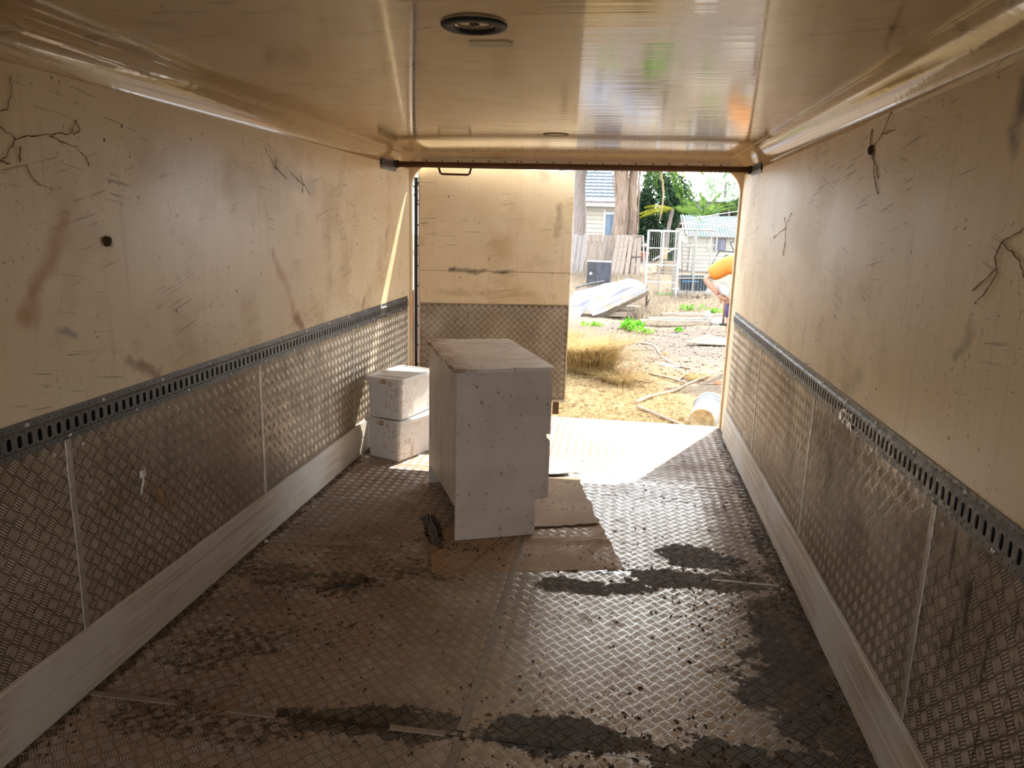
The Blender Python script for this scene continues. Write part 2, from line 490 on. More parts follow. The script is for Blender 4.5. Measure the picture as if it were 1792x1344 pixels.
# joint strips: the long centre strip and the short lengths still showing across
def strip(pts, wd, h, name, mat, parent, seedv=0):
    r = random.Random(seedv)
    mb = MB(); (xa, ya), (xb, yb) = pts
    n = max(2, int(math.hypot(xb-xa, yb-ya)/.05)); d = Vector((xb-xa, yb-ya, 0)).normalized(); s = Vector((-d.y, d.x, 0))
    P = [[], [], [], []]
    for k in range(n+1):
        c = Vector((xa+(xb-xa)*k/n, ya+(yb-ya)*k/n, 0))
        wl, wr = wd/2*(1+r.uniform(-.12,.12)), wd/2*(1+r.uniform(-.12,.12))
        P[0].append(c - s*wl); P[1].append(c - s*wl*.8 + Vector((0,0,h))); P[2].append(c + s*wr*.8 + Vector((0,0,h))); P[3].append(c + s*wr)
    mb.grid(P)
    return mb.build(name, mat, parent)
strip(((XM-.004, 1.895), (XM, 3.03)), .030, .0035, 'joint_strip', M['dirtystrip'], floor, 1)
strip(((XM-.004, .70), (XM-.002, 1.85)), .030, .0035, 'joint_strip', M['dirtystrip'], floor, 2)
strip(((XM, 3.05), (XM, 4.21)), .030, .0035, 'joint_strip', M['dirtystrip'], floor, 3)
for k, (xa, ya, xb, yb, wd) in enumerate(((-1.55,3.03,-1.245,3.05,.022), (-1.11,1.865,-.955,1.862,.026), (-.60,1.875,-.43,1.876,.026), (.47,3.04,.75,3.04,.022), (.52,4.22,.80,4.233,.018), (-1.57,1.862,-1.28,1.866,.024))):
    strip(((xa, ya), (xb, yb)), wd, .003, 'joint_strip', M['dirtystrip'], floor, 10+k)

# ------------------------------------------------------------------ SIDE WALLS
def rail_mesh(y0, y1, z0, z1, xw, sgn, pitch=.036):
    """slotted tie rail: flat flanges and a raised band with real capsule slots; sgn = direction into the room"""
    mb = MB(); H = z1-z0
    def X(n): return xw + sgn*n
    fl, fh = .0035, .011
    za, zb = z0+H*.25, z0+H*.74
    prof = [(z0,0),(z0,fl),(za-.006,fl),(za,fh)]
    mb.grid([[(X(n), y, z) for y in (y0, y1)] for z, n in prof])
    prof = [(zb,fh),(zb+.006,fl),(z1,fl),(z1,0)]
    mb.grid([[(X(n), y, z) for y in (y0, y1)] for z, n in prof])
    N = max(1, int((y1-y0)/pitch)); pw = (y1-y0)/N
    zc = (za+zb)/2; r = .0088; hh = (zb-za)/2 - r - .006
    for k in range(N):
        yc = y0+(k+.5)*pw
        inner, outer = [], []
        for i in range(16):
            t = 2*math.pi*(i+.5)/16
            cy_, cz_ = math.cos(t), math.sin(t)
            inner.append((yc+r*cy_, zc+(hh if cz_ > 0 else -hh)+r*cz_))
            s_ = 1/max(abs(cy_)/(pw/2), abs(cz_)/((zb-za)/2))
            outer.append((yc+cy_*s_, zc+cz_*s_))
        b = len(mb.v)
        mb.v += [(X(fh), a, c) for a, c in outer] + [(X(fh), a, c) for a, c in inner] + [(X(fh-.003), a, c) for a, c in inner]
        for i in range(16):
            j = (i+1) % 16
            mb.f.append((b+i, b+j, b+16+j, b+16+i)); mb.f.append((b+16+i, b+16+j, b+32+j, b+32+i))
        for sy in (-1, 1):
            for sz in (-1, 1):
                pass
    # fill the cell corners
    for k in range(N+1):
        yy = y0+k*pw
    mb.f = [f for f in mb.f]
    return mb

def side_wall(name, X, sgn, label):
    root = empty(name, (0,0,0), kind='structure', label=label, cat='wall')
    def Xn(n): return X + sgn*n
    Y0 = YF
    pm = M['wall'] if sgn > 0 else M['wallr']
    up = MB().add([(X,Y0,ZR0-.05),(X,YE,ZR0-.05),(X,YE,ZC-FIL),(X,Y0,ZC-FIL)], [(0,1,2,3)])
    up.add([(X-sgn*.04,Y0,-.1),(X-sgn*.04,YE,-.1),(X-sgn*.04,YE,ZC+.05),(X-sgn*.04,Y0,ZC+.05)], [(0,1,2,3)])
    up.add([(X,YE,0),(X-sgn*.04,YE,-.1),(X-sgn*.04,YE,ZC+.05),(X,YE,ZC-FIL)], [(0,1,2,3)])
    up.build('painted_panel', pm, root)
    MB().box(min(Xn(-.03),Xn(0)), max(Xn(-.03),Xn(0)), Y0, YE, -.02, ZR0-.05).build('wall_backing', M['plain'], root)
    ends = 5.49 if sgn > 0 else 5.36
    js = [Y0, -1.70, -.505, .697, 1.898, 3.098, 4.297, ends]
    for i in range(len(js)-1):
        y0, y1 = js[i]+.001, js[i+1]-.001
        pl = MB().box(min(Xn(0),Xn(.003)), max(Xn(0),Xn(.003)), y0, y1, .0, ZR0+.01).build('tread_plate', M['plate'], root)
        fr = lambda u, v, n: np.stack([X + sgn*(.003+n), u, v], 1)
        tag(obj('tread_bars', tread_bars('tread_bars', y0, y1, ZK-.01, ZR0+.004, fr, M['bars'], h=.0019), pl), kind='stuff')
    for y in js[1:-1]:
        mb = MB(); wd = .013
        r = random.Random(int(y*100)+5)
        P = [[], [], [], []]
        for k in range(13):
            z = ZK-.005 + (ZR0-ZK+.008)*k/12
            l = r.uniform(-.0012, .0012) + .004*math.sin(k*.5)*(.5 if sgn > 0 else .2)
            P[0].append((Xn(.002), y-wd+l, z)); P[1].append((Xn(.0062), y-wd+.002+l, z)); P[2].append((Xn(.0062), y+wd-.002+l, z)); P[3].append((Xn(.002), y+wd+l, z))
        mb.grid(P).build('joint_strip', M['alu'], root)
    # timber kick board, two boards high with a crack between them
    for z0, z1, d in ((0.0, .097, .016), (.102, ZK, .0185)):
        r = random.Random(int(z1*1000)); P = [[], [], [], []]; n = 60
        for k in range(n+1):
            y = Y0 + (ends-Y0)*k/n; e = r.uniform(-.0012, .0012); e2 = r.uniform(-.0015, .0015)
            P[0].append((Xn(d+e), y, z0)); P[1].append((Xn(d+e), y, z1-.003+e2)); P[2].append((Xn(d-.003), y, z1+e2)); P[3].append((Xn(0), y, z1+e2))
        MB().grid(P).add([(Xn(0),ends,z0),(Xn(d),ends,z0),(Xn(d),ends,z1),(Xn(0),ends,z1)], [(0,1,2,3)]).build('kick_board', M['kick'], root)
    # slotted tie rail
    rl = rail_mesh(Y0, ends, ZR0, ZR1, Xn(.0), sgn).build('tie_rail', M['rail'], root)
    MB().box(min(Xn(.001),Xn(.0015)), max(Xn(.001),Xn(.0015)), Y0, ends, ZR0+.02, ZR1-.02).build('slot_shade_strip', M['dark'], rl)  # dark strip that paints the shade behind the slots
    mb = MB(); y = Y0+.02
    while y < ends-.01:
        for zz in (ZR0+.010, ZR1-.011):
            mb.add([(Xn(.0039), y+.0028*math.cos(a*math.pi/3), zz+.0028*math.sin(a*math.pi/3)) for a in range(6)], [(0,1,2,3,4,5)])
        y += .0275
    tag(mb.build('fixing_holes', M['dark'], rl), kind='stuff')  # flat discs, the shade inside each hole put into their colour
    sm = MB()
    sm.lathe([(.0001,.0035),(.004,.0032),(.0065,.0015),(.007,0)], 10)
    sme = sm.me('screw', M['screw'], True)
    y = 1.60; k = 0
    while y < ends-.05:
        o = obj('screw', sme, rl); o.location = (Xn(.0036), y, ZR1-.013 if k % 2 else ZR0+.012)
        o.rotation_euler = (0, sgn*math.pi/2, 0); y += .155; k += 1
    # plate screws
    for i in range(1, len(js)-1):
        for dy, zz in ((.06, ZR0-.03), (-.06, ZR0-.03), (.5, ZR0-.025)):
            if js[i]+dy < ends and js[i] > .5:
                o = obj('screw', sme, root); o.location = (Xn(.0035), js[i]+dy, zz); o.rotation_euler = (0, sgn*math.pi/2, 0)
    # short rail length under the ceiling that carries the load bar
    b0, b1 = (4.87, 5.215) if sgn > 0 else (4.85, 5.215)
    br = rail_mesh(b0, b1, 1.81 if sgn > 0 else 1.825, 1.888 if sgn > 0 else 1.905, Xn(.001), sgn).build('tie_rail', M['rail'], root)
    MB().box(min(Xn(.0015),Xn(.002)), max(Xn(.0015),Xn(.002)), b0, b1, 1.835, 1.88).build('slot_shade_strip', M['dark'], br)  # slot shade of the short rail, painted as a dark strip
    return root
side_wall('wall_left', XL, 1, 'left cream trailer wall above dirty tread plate and slotted rail')
side_wall('wall_right', XR, -1, 'right cream trailer wall above dirty tread plate and slotted rail')

# ------------------------------------------------------------------ CEILING
prof = []
for k in range(9):
    t = math.pi/2*k/8
    prof.append((XL+FIL-FIL*math.cos(t), ZC-FIL+FIL*math.sin(t)))
for k in range(9):
    t = math.pi/2*k/8
    prof.append((XR-FIL+FIL*math.sin(t), ZC-FIL+FIL*math.cos(t)))
cm = MB().grid([[(x, YF, z), (x, YE, z)] for x, z in prof])
ceil_o = cm.build('ceiling', M['ceiling'], smooth=True)
tag(ceil_o, 'glossy cream trailer ceiling with rounded corners', 'ceiling', kind='structure')
MB().box(XL-.05, XR+.05, YF-.05, YE+.02, ZC+.03, ZC+.06).build('roof_skin', M['plain'], ceil_o)
MB().bar((XR-FIL, YF, ZC-.0003), (XR-FIL, 5.5, ZC-.0003), .004, .0012).build('joint_bead', M['plain'], ceil_o)

# ------------------------------------------------------------------ FRONT (behind the camera) and REAR frame
FX0, FX1, FZ0, FZ1 = -1.25, .74, .50, 1.84     # unseen opening, added to let daylight reach near walls and cabinet
wf = MB().box(XL-.05, FX0, YF-.05, YF, -.1, ZC+.03).box(FX1, XR+.05, YF-.05, YF, -.1, ZC+.03).box(FX0, FX1, YF-.05, YF, -.1, FZ0).box(FX0, FX1, YF-.05, YF, FZ1, ZC+.03).build('wall_front', M['plain'])
tag(wf, 'unseen cream front wall behind the viewer, opening added to let daylight in', 'wall', kind='structure')
JL, JR, JRAD = XL+.014, XR-.014, .17
outline = []
for k in range(9):
    t = math.pi/2*k/8; outline.append((JR-JRAD+JRAD*math.cos(t), ZH-JRAD+JRAD*math.sin(t)))
for k in range(9):
    t = math.pi/2*k/8; outline.append((JL+JRAD-JRAD*math.sin(t), ZH-JRAD+JRAD*math.cos(t)))
inner = [(JR, 0.0)] + outline + [(JL, 0.0)]
def _out(x, z, k, right):
    if k == 4: return (XR+.04 if right else XL-.04, ZC+.05)
    if (k < 4) == right: return (XR+.04 if right else XL-.04, z)
    return (x, ZC+.05)
outer = [(XR+.04, 0.0)] + [_out(*outline[k], k, True) for k in range(9)] + [_out(*outline[9+k], k, False) for k in range(9)] + [(XL-.04, 0.0)]
mb = MB(); n = len(inner)
for (ya, yb) in ((YE-.04, YE),):
    b = len(mb.v)
    for P, y in ((inner, ya), (outer, ya), (inner, yb), (outer, yb)):
        mb.v += [(x, y, z) for x, z in P]
    for i in range(n-1):
        mb.f.append((b+i, b+i+1, b+n+i+1, b+n+i)); mb.f.append((b+2*n+i, b+3*n+i, b+3*n+i+1, b+2*n+i+1)); mb.f.append((b+i, b+2*n+i, b+2*n+i+1, b+i+1))
wb = mb.build('wall_back', M['wallr'])
tag(wb, 'rear trailer frame around the open doorway with rounded top corners', 'wall', kind='structure')
MB().box(-1.50, .735, YE-.047, YE-.04, ZH+.002, ZH+.042).build('header_trim', M['palealu'], wb)
sme = MB().lathe([(.0001,.003),(.004,.0025),(.006,0)], 8).me('rivet', M['dark'], True)
k = -1.46
while k < .73:
    obj('rivet', sme, wb, (k, YE-.0472, ZH+.022), (math.pi/2, 0, 0)); k += .118
MB().box(XL+.010, XL+.018, YE-.01, YE+.02, .25, .95).build('hinge_post', M['orange_edge'], wb)

# ------------------------------------------------------------------ DOOR (left leaf, swung outwards)
DA = math.radians(13.5)
door = empty('door_1', (-1.548, 5.64, 0), DA, 'cream trailer door leaf with tread plate lower half, ajar', 'door', kind='structure')
DW, DZ0, DZ1, DZM = 1.20, .055, 1.886, .852
bevel(MB().box(0, DW, 0, .035, DZM, DZ1).build('upper_panel', M['door'], door), .004)
MB().box(.0, DW, .002, .035, DZ0, DZM).build('lower_backing', M['door'], door)
dp = MB().box(.018, DW-.008, -.002, .002, DZ0+.02, DZM-.004).build('tread_plate', M['plate'], door)
tag(obj('tread_bars', tread_bars('tread_bars', .02, DW-.01, DZ0+.022, DZM-.006, lambda u, v, n: np.stack([u, -.002-n, v], 1), M['bars'], h=.0019), dp), kind='stuff')
MB().box(0, DW, -.0012, .001, 1.1035, 1.1065).build('panel_seam', simple('seam_brown', (.22,.15,.08), .8), door)
MB().box(0, .014, -.004, .03, DZ0, DZ1).build('hinge_edge', M['palealu'], door)
MB().box(.0, DW, -.004, .03, DZ0, DZ0+.018).build('bottom_channel', M['palealu'], door)
hg = MB().box(-.030, -.003, .0, .03, .03, 1.80).build('hinge_seal', M['rubber'], door)
for z in np.arange(.2, 1.8, .155):
    MB().box(-.012, .004, -.006, .0, float(z), float(z)+.012).build('hinge_knuckle', M['rubber'], hg)
MB().box(DW-.10, DW-.05, -.002, .03, -.05, DZ0).box(DW-.16, DW-.145, -.002, .02, -.05, DZ0).build('bolt_bracket', M['rust'], door)
MB().box(DW-.03, DW-.024, -.006, -.004, .3, .32).build('edge_catch', M['alu'], door)

# ------------------------------------------------------------------ LOAD BAR
lb = empty('load_bar', (XM, 5.185, 1.862), 0, 'brown rusty round bar spanning the doorway under the header', 'bar')
MB().tube([(XL-XM+.012, 0, -.002), (-.4, 0, -.002), (.4, 0, 0), (XR-XM-.012, 0, .002)], .020, 14).build('tube', M['rust'], lb, True)
for s in (-1, 1):
    MB().tube([(s*(XR-XM-.03), 0, 0), (s*(XR-XM-.012), 0, 0)], .027, 12).build('end_fitting', M['dark'], lb)
MB().tube([(-.90, .015, -.01), (-.885, .015, -.055), (-.872, .015, -.062), (-.690, .015, -.064), (-.678, .015, -.055), (-.665, .015, -.008)], .0075, 8).build('pull_handle', M['rust'], lb, True)

# ------------------------------------------------------------------ CEILING FITTINGS
cl = empty('ceiling_light', (XM-.005, 1.935, ZC), 0, 'round recessed ceiling light with black bezel, unlit', 'light')
MB().lathe([(.083,0),(.082,-.006),(.076,-.009),(.056,-.0095),(.048,-.002),(.047,.004)], 36).build('bezel', simple('black_plastic', (.008,.007,.006), .6), cl, True)
t = NT('chrome_reflector'); M['chrome'] = t.pbr((.75,.72,.68), .12, 1.0)
MB().lathe([(.049,-.002),(.042,.004),(.03,.009),(.012,.012),(.0005,.0125)], 32).build('reflector', M['chrome'], cl, True)
MB().lathe([(.014,.008),(.013,-.002),(.008,-.006),(.0005,-.0065)], 16).build('bulb_cap', simple('bulb_grey', (.12,.10,.09), .3), cl, True)
MB().lathe([(.085,0),(.084,-.002),(.082,-.0015)], 36).build('outer_ring', M['alu'], cl, True)
pp = MB()
P0 = [(-.055,-.03),(.05,-.03),(.062,-.01),(.058,.03),(.02,.036),(-.04,.034),(-.06,.01)]
pp.add([(x, y, -.0022) for x, y in P0] + [(x, y, .002) for x, y in P0], [tuple(range(7))] + [(i, (i+1) % 7, 7+(i+1) % 7, 7+i) for i in range(7)])
tag(pp.build('ceiling_patch', simple('patch_tape', (.50,.44,.33), .35), loc=(-.382, 2.13, ZC-.0008)), 'small translucent patch stuck on ceiling beside the round light', 'patch')
cv = empty('ceiling_vent', (XM, 4.205, ZC), 0, 'small flat oval brown-rimmed fitting on ceiling near doorway', 'vent')
MB().lathe([(.070,0),(.068,-.003),(.058,-.0045),(.052,-.001)], 28).build('rim', M['rust'], cv, True)
MB().lathe([(.056,-.001),(.03,-.003),(.0005,-.0032)], 28).build('disc', simple('vent_tan', (.42,.33,.2), .5), cv, True)

# ------------------------------------------------------------------ CABINET
def laminate(name, col, dirt, streak=None, rough=.45, scol=(.40,.28,.17)):
    t = NT(name); p = t.obco()
    n = t.noise(p, 4, 4, .6); n2 = t.noise(p, 38, 2, .6)
    c = t.mix(t.mr(n, .35, .75), col, tuple(k*.82 for k in col))
    if streak:
        s = t.noise(t.mapv(p, streak), 1.5, 4, .65, .3)
        c = t.mix(t.mul(t.mr(s, .54, .70), .8), c, scol)
        xx, yy, zz = t.sep(p)
        e = t.mul(t.mr(t.ma('ADD', xx, t.mul(t.ma('SUBTRACT', n2, .5), .12)), .12, .0), t.mr(t.noise(p, 12, 3), .35, .5))
        c = t.mix(t.mul(e, .85 if rough < .45 else 0.0), c, (.30,.16,.07))
    d = t.mul(t.mr(n2, .6, .70), t.mr(n, .40, .6))
    c = t.mix(t.mul(d, dirt), c, (.10,.06,.035))
    d2 = t.mr(t.vor(p, 13), .06, .035)
    c = t.mix(t.mul(t.mul(d2, t.mr(n, .5, .54)), dirt), c, (.07,.04,.02))
    return t.pbr(c, rough, 0, t.bump(n2, .08, .004), spec=.4)
M['lam'] = laminate('white_melamine', (.66,.575,.50), .8)
M['lamtop'] = laminate('worn_white_top', (.76,.70,.62), .7, (2.5,28,1), .4)
M['lamback'] = laminate('stained_back_board', (.74,.66,.56), 1.0, (18,18,1.2), .45, (.56,.46,.36))
M['inner'] = simple('dark_chipboard', (.07,.05,.035), .9)
CT = .005
cab = empty('drawer_cabinet', (-.698, 3.195, CT), math.radians(23), 'worn white two-drawer cabinet standing on cardboard in the trailer', 'cabinet')
cw, cdp, ch = .437, .83, .812
prof = [(0,0),(.392,0),(.392,.178),(cw,.178),(cw,ch),(0,ch)]
def end_panel(y0, y1):
    return MB().add([(x, y0, z) for x, z in prof] + [(x, y1, z) for x, z in prof],
        [tuple(range(6)), tuple(range(11, 5, -1))] + [(i, 6+i, 6+(i+1) % 6, (i+1) % 6) for i in range(6)])
bevel(end_panel(0, .016).build('end_panel', M['lam'], cab), .0015, 1)
bevel(end_panel(cdp-.016, cdp).build('end_panel', M['lam'], cab), .0015, 1)
MB().hexa([(.0,.016,.165),(.006,.016,.165),(.006,cdp-.016,.115),(.0,cdp-.016,.115),(.0,.016,ch),(.006,.016,ch),(.006,cdp-.016,ch),(.0,cdp-.016,ch)]).build('back_board', M['lamback'], cab)
MB().box(.010, cw-.01, .016, cdp-.016, .178, .194).build('bottom_shelf', M['inner'], cab)
MB().box(.375, .391, .016, cdp-.016, .0, .176).build('toe_kick', M['lam'], cab)
for z0, z1 in ((.186, .487), (.503, .795)):
    mb = MB()
    mb.hexa([(cw+.001,.002,z0),(cw+.019,.002,z0),(cw+.019,cdp-.002,z0),(cw+.001,cdp-.002,z0),
             (cw+.001,.002,z1),(cw+.019,.002,z1-.016),(cw+.019,cdp-.002,z1-.016),(cw+.001,cdp-.002,z1)])
    bevel(mb.build('drawer_front', M['lam'], cab), .0015, 1)
MB().box(.02, cw, .03, cdp-.03, .20, .47).build('drawer_box', M['inner'], cab)
MB().box(.02, cw, .03, cdp-.03, .51, .77).build('drawer_box', M['inner'], cab)
r = random.Random(7)
nx, ny = 16, 30; top = []
for j in range(ny+1):
    row = []
    for i in range(nx+1):
        x = -.016 + (cw+.024+.016)*i/nx; y = -.014 + (cdp+.024)*j/ny
        if i == 0: x += r.uniform(-.006, .010)
        if j == ny: y += r.uniform(-.014, .012)
        z = .830 + r.uniform(-.0006, .0006) + (.012*max(0, 1-abs(i-3)/3.0)*r.uniform(.2, 1) if j >= ny-1 else 0) + (.004*r.random() if i < 2 else 0)
        row.append((x, y, z))
    top.append(row)
mb = MB().grid(top)
base = [[(x, y, ch+.001) for x, y, z in row] for row in top]
for line in (list(zip(top[0], base[0])), list(zip([q[-1] for q in top], [q[-1] for q in base])), list(zip(top[-1], base[-1]))[::-1], list(zip([q[0] for q in top], [q[0] for q in base]))[::-1]):
    for (a, c), (b_, d) in zip(line[:-1], line[1:]):
        mb.add([a, b_, d, c], [(0,1,2,3)])
mb.build('worktop', M['lamtop'], cab)

# ------------------------------------------------------------------ STORAGE TUBS
def plastic(name, dirt):
    t = NT(name); p = t.obco()
    n = t.noise(p, 6, 3, .6); n2 = t.noise(t.mapv(p, (1,1,1), (3,2,1)), 28, 3, .75, 1.0)
    c = t.mix(t.mr(n, .3, .7), (.68,.66,.63), (.76,.74,.71))
    c = t.mix(t.mul(t.mul(t.mr(n, .46, .62), t.mr(n2, .46, .62)), dirt), c, (.33,.19,.085))
    return t.pbr(c, .38, 0, spec=.45, **{'Subsurface Weight': 0.0})
M['tub'] = plastic('white_tub_plastic', .6); M['lid'] = plastic('dirty_lid_plastic', 1.0)
def rrect(wd, dp, rad, z, n=4):
    pts = []
    for cx, cy, a0 in ((wd/2-rad, dp/2-rad, 0), (-wd/2+rad, dp/2-rad, 90), (-wd/2+rad, -dp/2+rad, 180), (wd/2-rad, -dp/2+rad, 270)):
        for k in range(n+1):
            a = math.radians(a0+90*k/n); pts.append((cx+rad*math.cos(a), cy+rad*math.sin(a), z))
    return pts
def loft(loops, cap0=True, cap1=True):
    mb = MB(); n = len(loops[0])
    for L in loops: mb.v += L
    for i in range(len(loops)-1):
        for k in range(n):
            k2 = (k+1) % n; mb.f.append((i*n+k, i*n+k2, (i+1)*n+k2, (i+1)*n+k))
    if cap0: mb.f.append(tuple(range(n))[::-1])
    if cap1: mb.f.append(tuple((len(loops)-1)*n+k for k in range(n)))
    return mb
def tub(loc, rz, wd, dp, h, label):
    root = empty('storage_tub', loc, rz, label, 'tub', 'white storage tubs stacked by the left wall')
    b = loft([rrect(wd*.90, dp*.92, .016, 0), rrect(wd*.92, dp*.935, .02, .006), rrect(wd, dp, .022, h-.030), rrect(wd, dp, .022, h-.012)], True, True)
    bo = b.build('body', M['tub'], root, smooth=False)
    l = loft([rrect(wd+.022, dp+.022, .026, h-.030), rrect(wd+.030, dp+.030, .030, h-.026), rrect(wd+.030, dp+.030, .030, h-.006), rrect(wd+.020, dp+.020, .026, h),
              rrect(wd-.010, dp-.010, .022, h+.001), rrect(wd-.022, dp-.022, .02, h-.005), rrect(wd-.05, dp-.05, .018, h-.005)], True, True)
    lo = l.build('lid', M['lid'], root)
    for k in range(3):
        MB().box(-wd/2+.03, wd/2-.03, -dp/2+.06+k*.012, -dp/2+.065+k*.012, h-.0055, h-.003).build('lid_rib', M['lid'], lo)
    MB().box(-.035, .035, -dp/2-.021, -dp/2-.013, h-.034, h-.008).build('clip', M['lid'], lo)
    return root
def place_front_corner(P, rz, wd, dp):     # P = world front-right bottom corner
    c, s = math.cos(rz), math.sin(rz); lx, ly = wd/2, -dp/2
    return (P[0]-(lx*c-ly*s), P[1]-(lx*s+ly*c))
rzl = math.radians(-23); c1 = place_front_corner((-1.295, 4.235), rzl, .265, .43)
tub((c1[0], c1[1], .003), rzl, .265, .40, .262, 'larger grey-white plastic tub on the floor, bottom of its stack')
rzu = math.radians(-15); c2 = place_front_corner((-1.272, 4.252), rzu, .265, .42)
tub((c2[0], c2[1], .268), rzu, .250, .40, .262, 'white plastic tub with dirty lid, on top of another tub')

# ------------------------------------------------------------------ CARDBOARD
def cardboard(name, col, line_dir, print_=None):
    t = NT(name); p = t.pos(); n = t.noise(p, 5, 4, .65); n2 = t.noise(p, 50, 2)
    c = t.mix(t.mr(n, .3, .7), tuple(k*.8 for k in col), col)
    v = t.mapv(p, (1,1,1), (0,0,0), (0,0,line_dir))
    ln = t.noise(t.mapv(v, (34,.5,1)), 1.0, 2, .6)
    c = t.mix(t.mul(t.mr(ln, .62, .68), .75), c, tuple(k*.3 for k in col))
    c = t.mix(t.mul(t.mul(t.mr(n2, .58, .66), t.mr(n, .42, .6)), .8), c, (.06,.035,.02))
    wv = t.n('ShaderNodeTexWave', {'Vector': v, 'Scale': 38, 'Distortion': .4}).outputs[1]
    return t.pbr(c, .85, 0, t.bump(wv, .18, .003), spec=.2)
M['card1'] = cardboard('cardboard_near', (.50,.35,.23), .25); M['card2'] = cardboard('cardboard_far', (.47,.345,.24), .2)
def sheet(name, quad, z, amp, seedv, mat, label, torn=0.006, crease=None, nx=30, ny=14, thick=.004):
    r = random.Random(seedv); A, B, C_, D = [Vector((*q, 0)) for q in quad]
    P = []
    for j in range(ny+1):
        row = []
        for i in range(nx+1):
            u, v = i/nx, j/ny
            p = (A*(1-u)+B*u)*(1-v) + (D*(1-u)+C_*u)*v
            if j == 0: p += Vector((r.uniform(-torn, torn)*.5, r.uniform(-torn, torn), 0))
            if i in (0, nx): p += Vector((r.uniform(-torn, torn), 0, 0))
            h = z + amp*(.5+.5*math.sin(7*u+3*v+seedv))*(.3+.7*abs(.5-u)*2) + r.uniform(0, amp*.15)
            if crease: h += crease(u, v)
            row.append((p.x, p.y, h))
        P.append(row)
    o = MB().grid(P).build(name, mat)
    m = o.modifiers.new('thickness', 'SOLIDIFY'); m.thickness = thick; m.offset = 1
    return tag(o, label, 'cardboard')
cr1 = lambda u, v: .010*math.exp(-((u-.72-.35*(v))/.025)**2) + .010*math.exp(-((v-.62+.2*(u-.7))/.05)**2)*(1 if u > .55 else 0) + (.018*max(0, .04-u)/.04)
sheet('cardboard_sheet', ((-.722,2.852),(.100,3.068),(-.028,3.56),(-.86,3.33)), .0005, .003, 3, M['card1'], 'flattened brown cardboard under the cabinet, nearest sheet with creases', crease=cr1)
sheet('cardboard_sheet', ((-.335,3.425),(-.026,3.535),(-.168,4.20),(-.62,4.12)), .012, .004, 9, M['card2'], 'brown cardboard sheet behind the creased one, right of the cabinet', .010, None, 16, 14)
t = NT('white_printed_card'); p = t.pos(); x, y, z = t.sep(p)
wv = t.n('ShaderNodeTexWave', {'Vector': t.mapv(p, (1,1,1), (0,0,0), (0,0,-.3)), 'Scale': 5.5, 'Distortion': .3}).outputs[1]
gm_ = t.mul(t.mr(wv, .93, .97), t.mr(t.noise(p, 9, 2), .4, .5))
M['printed'] = t.pbr(t.mix(gm_, (.56,.54,.50), (.16,.42,.32)), .4)
o = sheet('printed_card', ((-.47,4.16),(-.222,4.262),(-.285,4.52),(-.54,4.42)), .018, .004, 12, M['printed'], 'white card printed with green lines beside the cabinet', .003, None, 10, 8)
tag(o, None, 'card')
o = sheet('paper_scrap', ((-.215,4.300),(-.150,4.315),(-.165,4.36),(-.235,4.345)), .003, .004, 5, simple('paper_white', (.5,.48,.44), .7), 'small torn white paper scrap on the floor beside printed card', .006, None, 5, 4, .001)
tag(o, None, 'paper')

# torn dark scrap beside the cabinet's back
o = sheet('plastic_scrap', ((-.80,3.10),(-.735,3.12),(-.86,3.46),(-.92,3.44)), .008, .03, 21, simple('black_film', (.03,.022,.018), .5), 'crumpled black plastic scrap between cabinet back and floor', .02, None, 8, 14, .0015)
tag(o, None, 'plastic')

# ------------------------------------------------------------------ small things inside
hk = empty('cable_clip', (XL+.006, 2.215, .605), 0, 'white cable clip with dangling cord end on the left tread plate', 'clip')
bevel(MB().box(0, .012, -.011, .011, -.012, .014).build('clip_body', simple('white_plastic', (.62,.6,.56), .45), hk), .002)
MB().tube([(.008,-.004,-.008),(.014,-.012,-.025),(.012,-.020,-.045),(.010,-.021,-.068)], .0035, 6).build('cord_end', simple('cord_white', (.6,.57,.5), .6), hk, True)
def dry_leaf(loc, s, rot, label):
    P = [[(.002+.006*math.sin(3*u)+.004*v*v, (v*.5)*s*math.sin(math.pi*min(1, .06+u*.94))*.42, -u*s) for v in (-1, -.5, 0, .5, 1)] for u in [k/8 for k in range(9)]]
    o = MB().grid(P).build('dry_leaf', simple('dry_leaf_brown', (.30,.18,.08), .8), loc=loc, rot=rot)
    tag(o, label, 'leaf')
dry_leaf((XL+.006, 2.285, .535), .085, (.15,0,0), 'curled brown dry leaf stuck to the left tread plate below the clip')
dry_leaf((XL+.006, 2.355, .47), .05, (-.2,0,0), 'smaller brown leaf fragment stuck lower on the left tread plate')
r = random.Random(31); P = []
for i in range(15):
    P.append([(XR-.006-.010*r.random(), 2.76-.17*i/14+r.uniform(-.004,.004), .822+k*.016-.0*i+r.uniform(-.006,.006)) for k in range(4)])
o = MB().grid(P).build('foil_strip', NT('silver_foil').pbr((.62,.62,.6), .35, .7)); tag(o, 'frayed silver foil strip hanging below the right slotted rail', 'foil')
o = MB().lathe([(.0005,.002),(.008,.003),(.009,.009),(.004,.014),(.0005,.015)], 7).build('white_pebble', simple('pebble_white', (.55,.5,.43), .8), loc=(-1.552, 3.01, 0)); tag(o, 'small white pebble on the floor by the left kick board', 'pebble')
o = MB().bar((.66,4.78,.006), (.69,4.79,.006), .010).build('chip', simple('chip_white', (.6,.56,.5), .7)); tag(o, 'pale splinter on the floor near the right kick board', 'splinter')

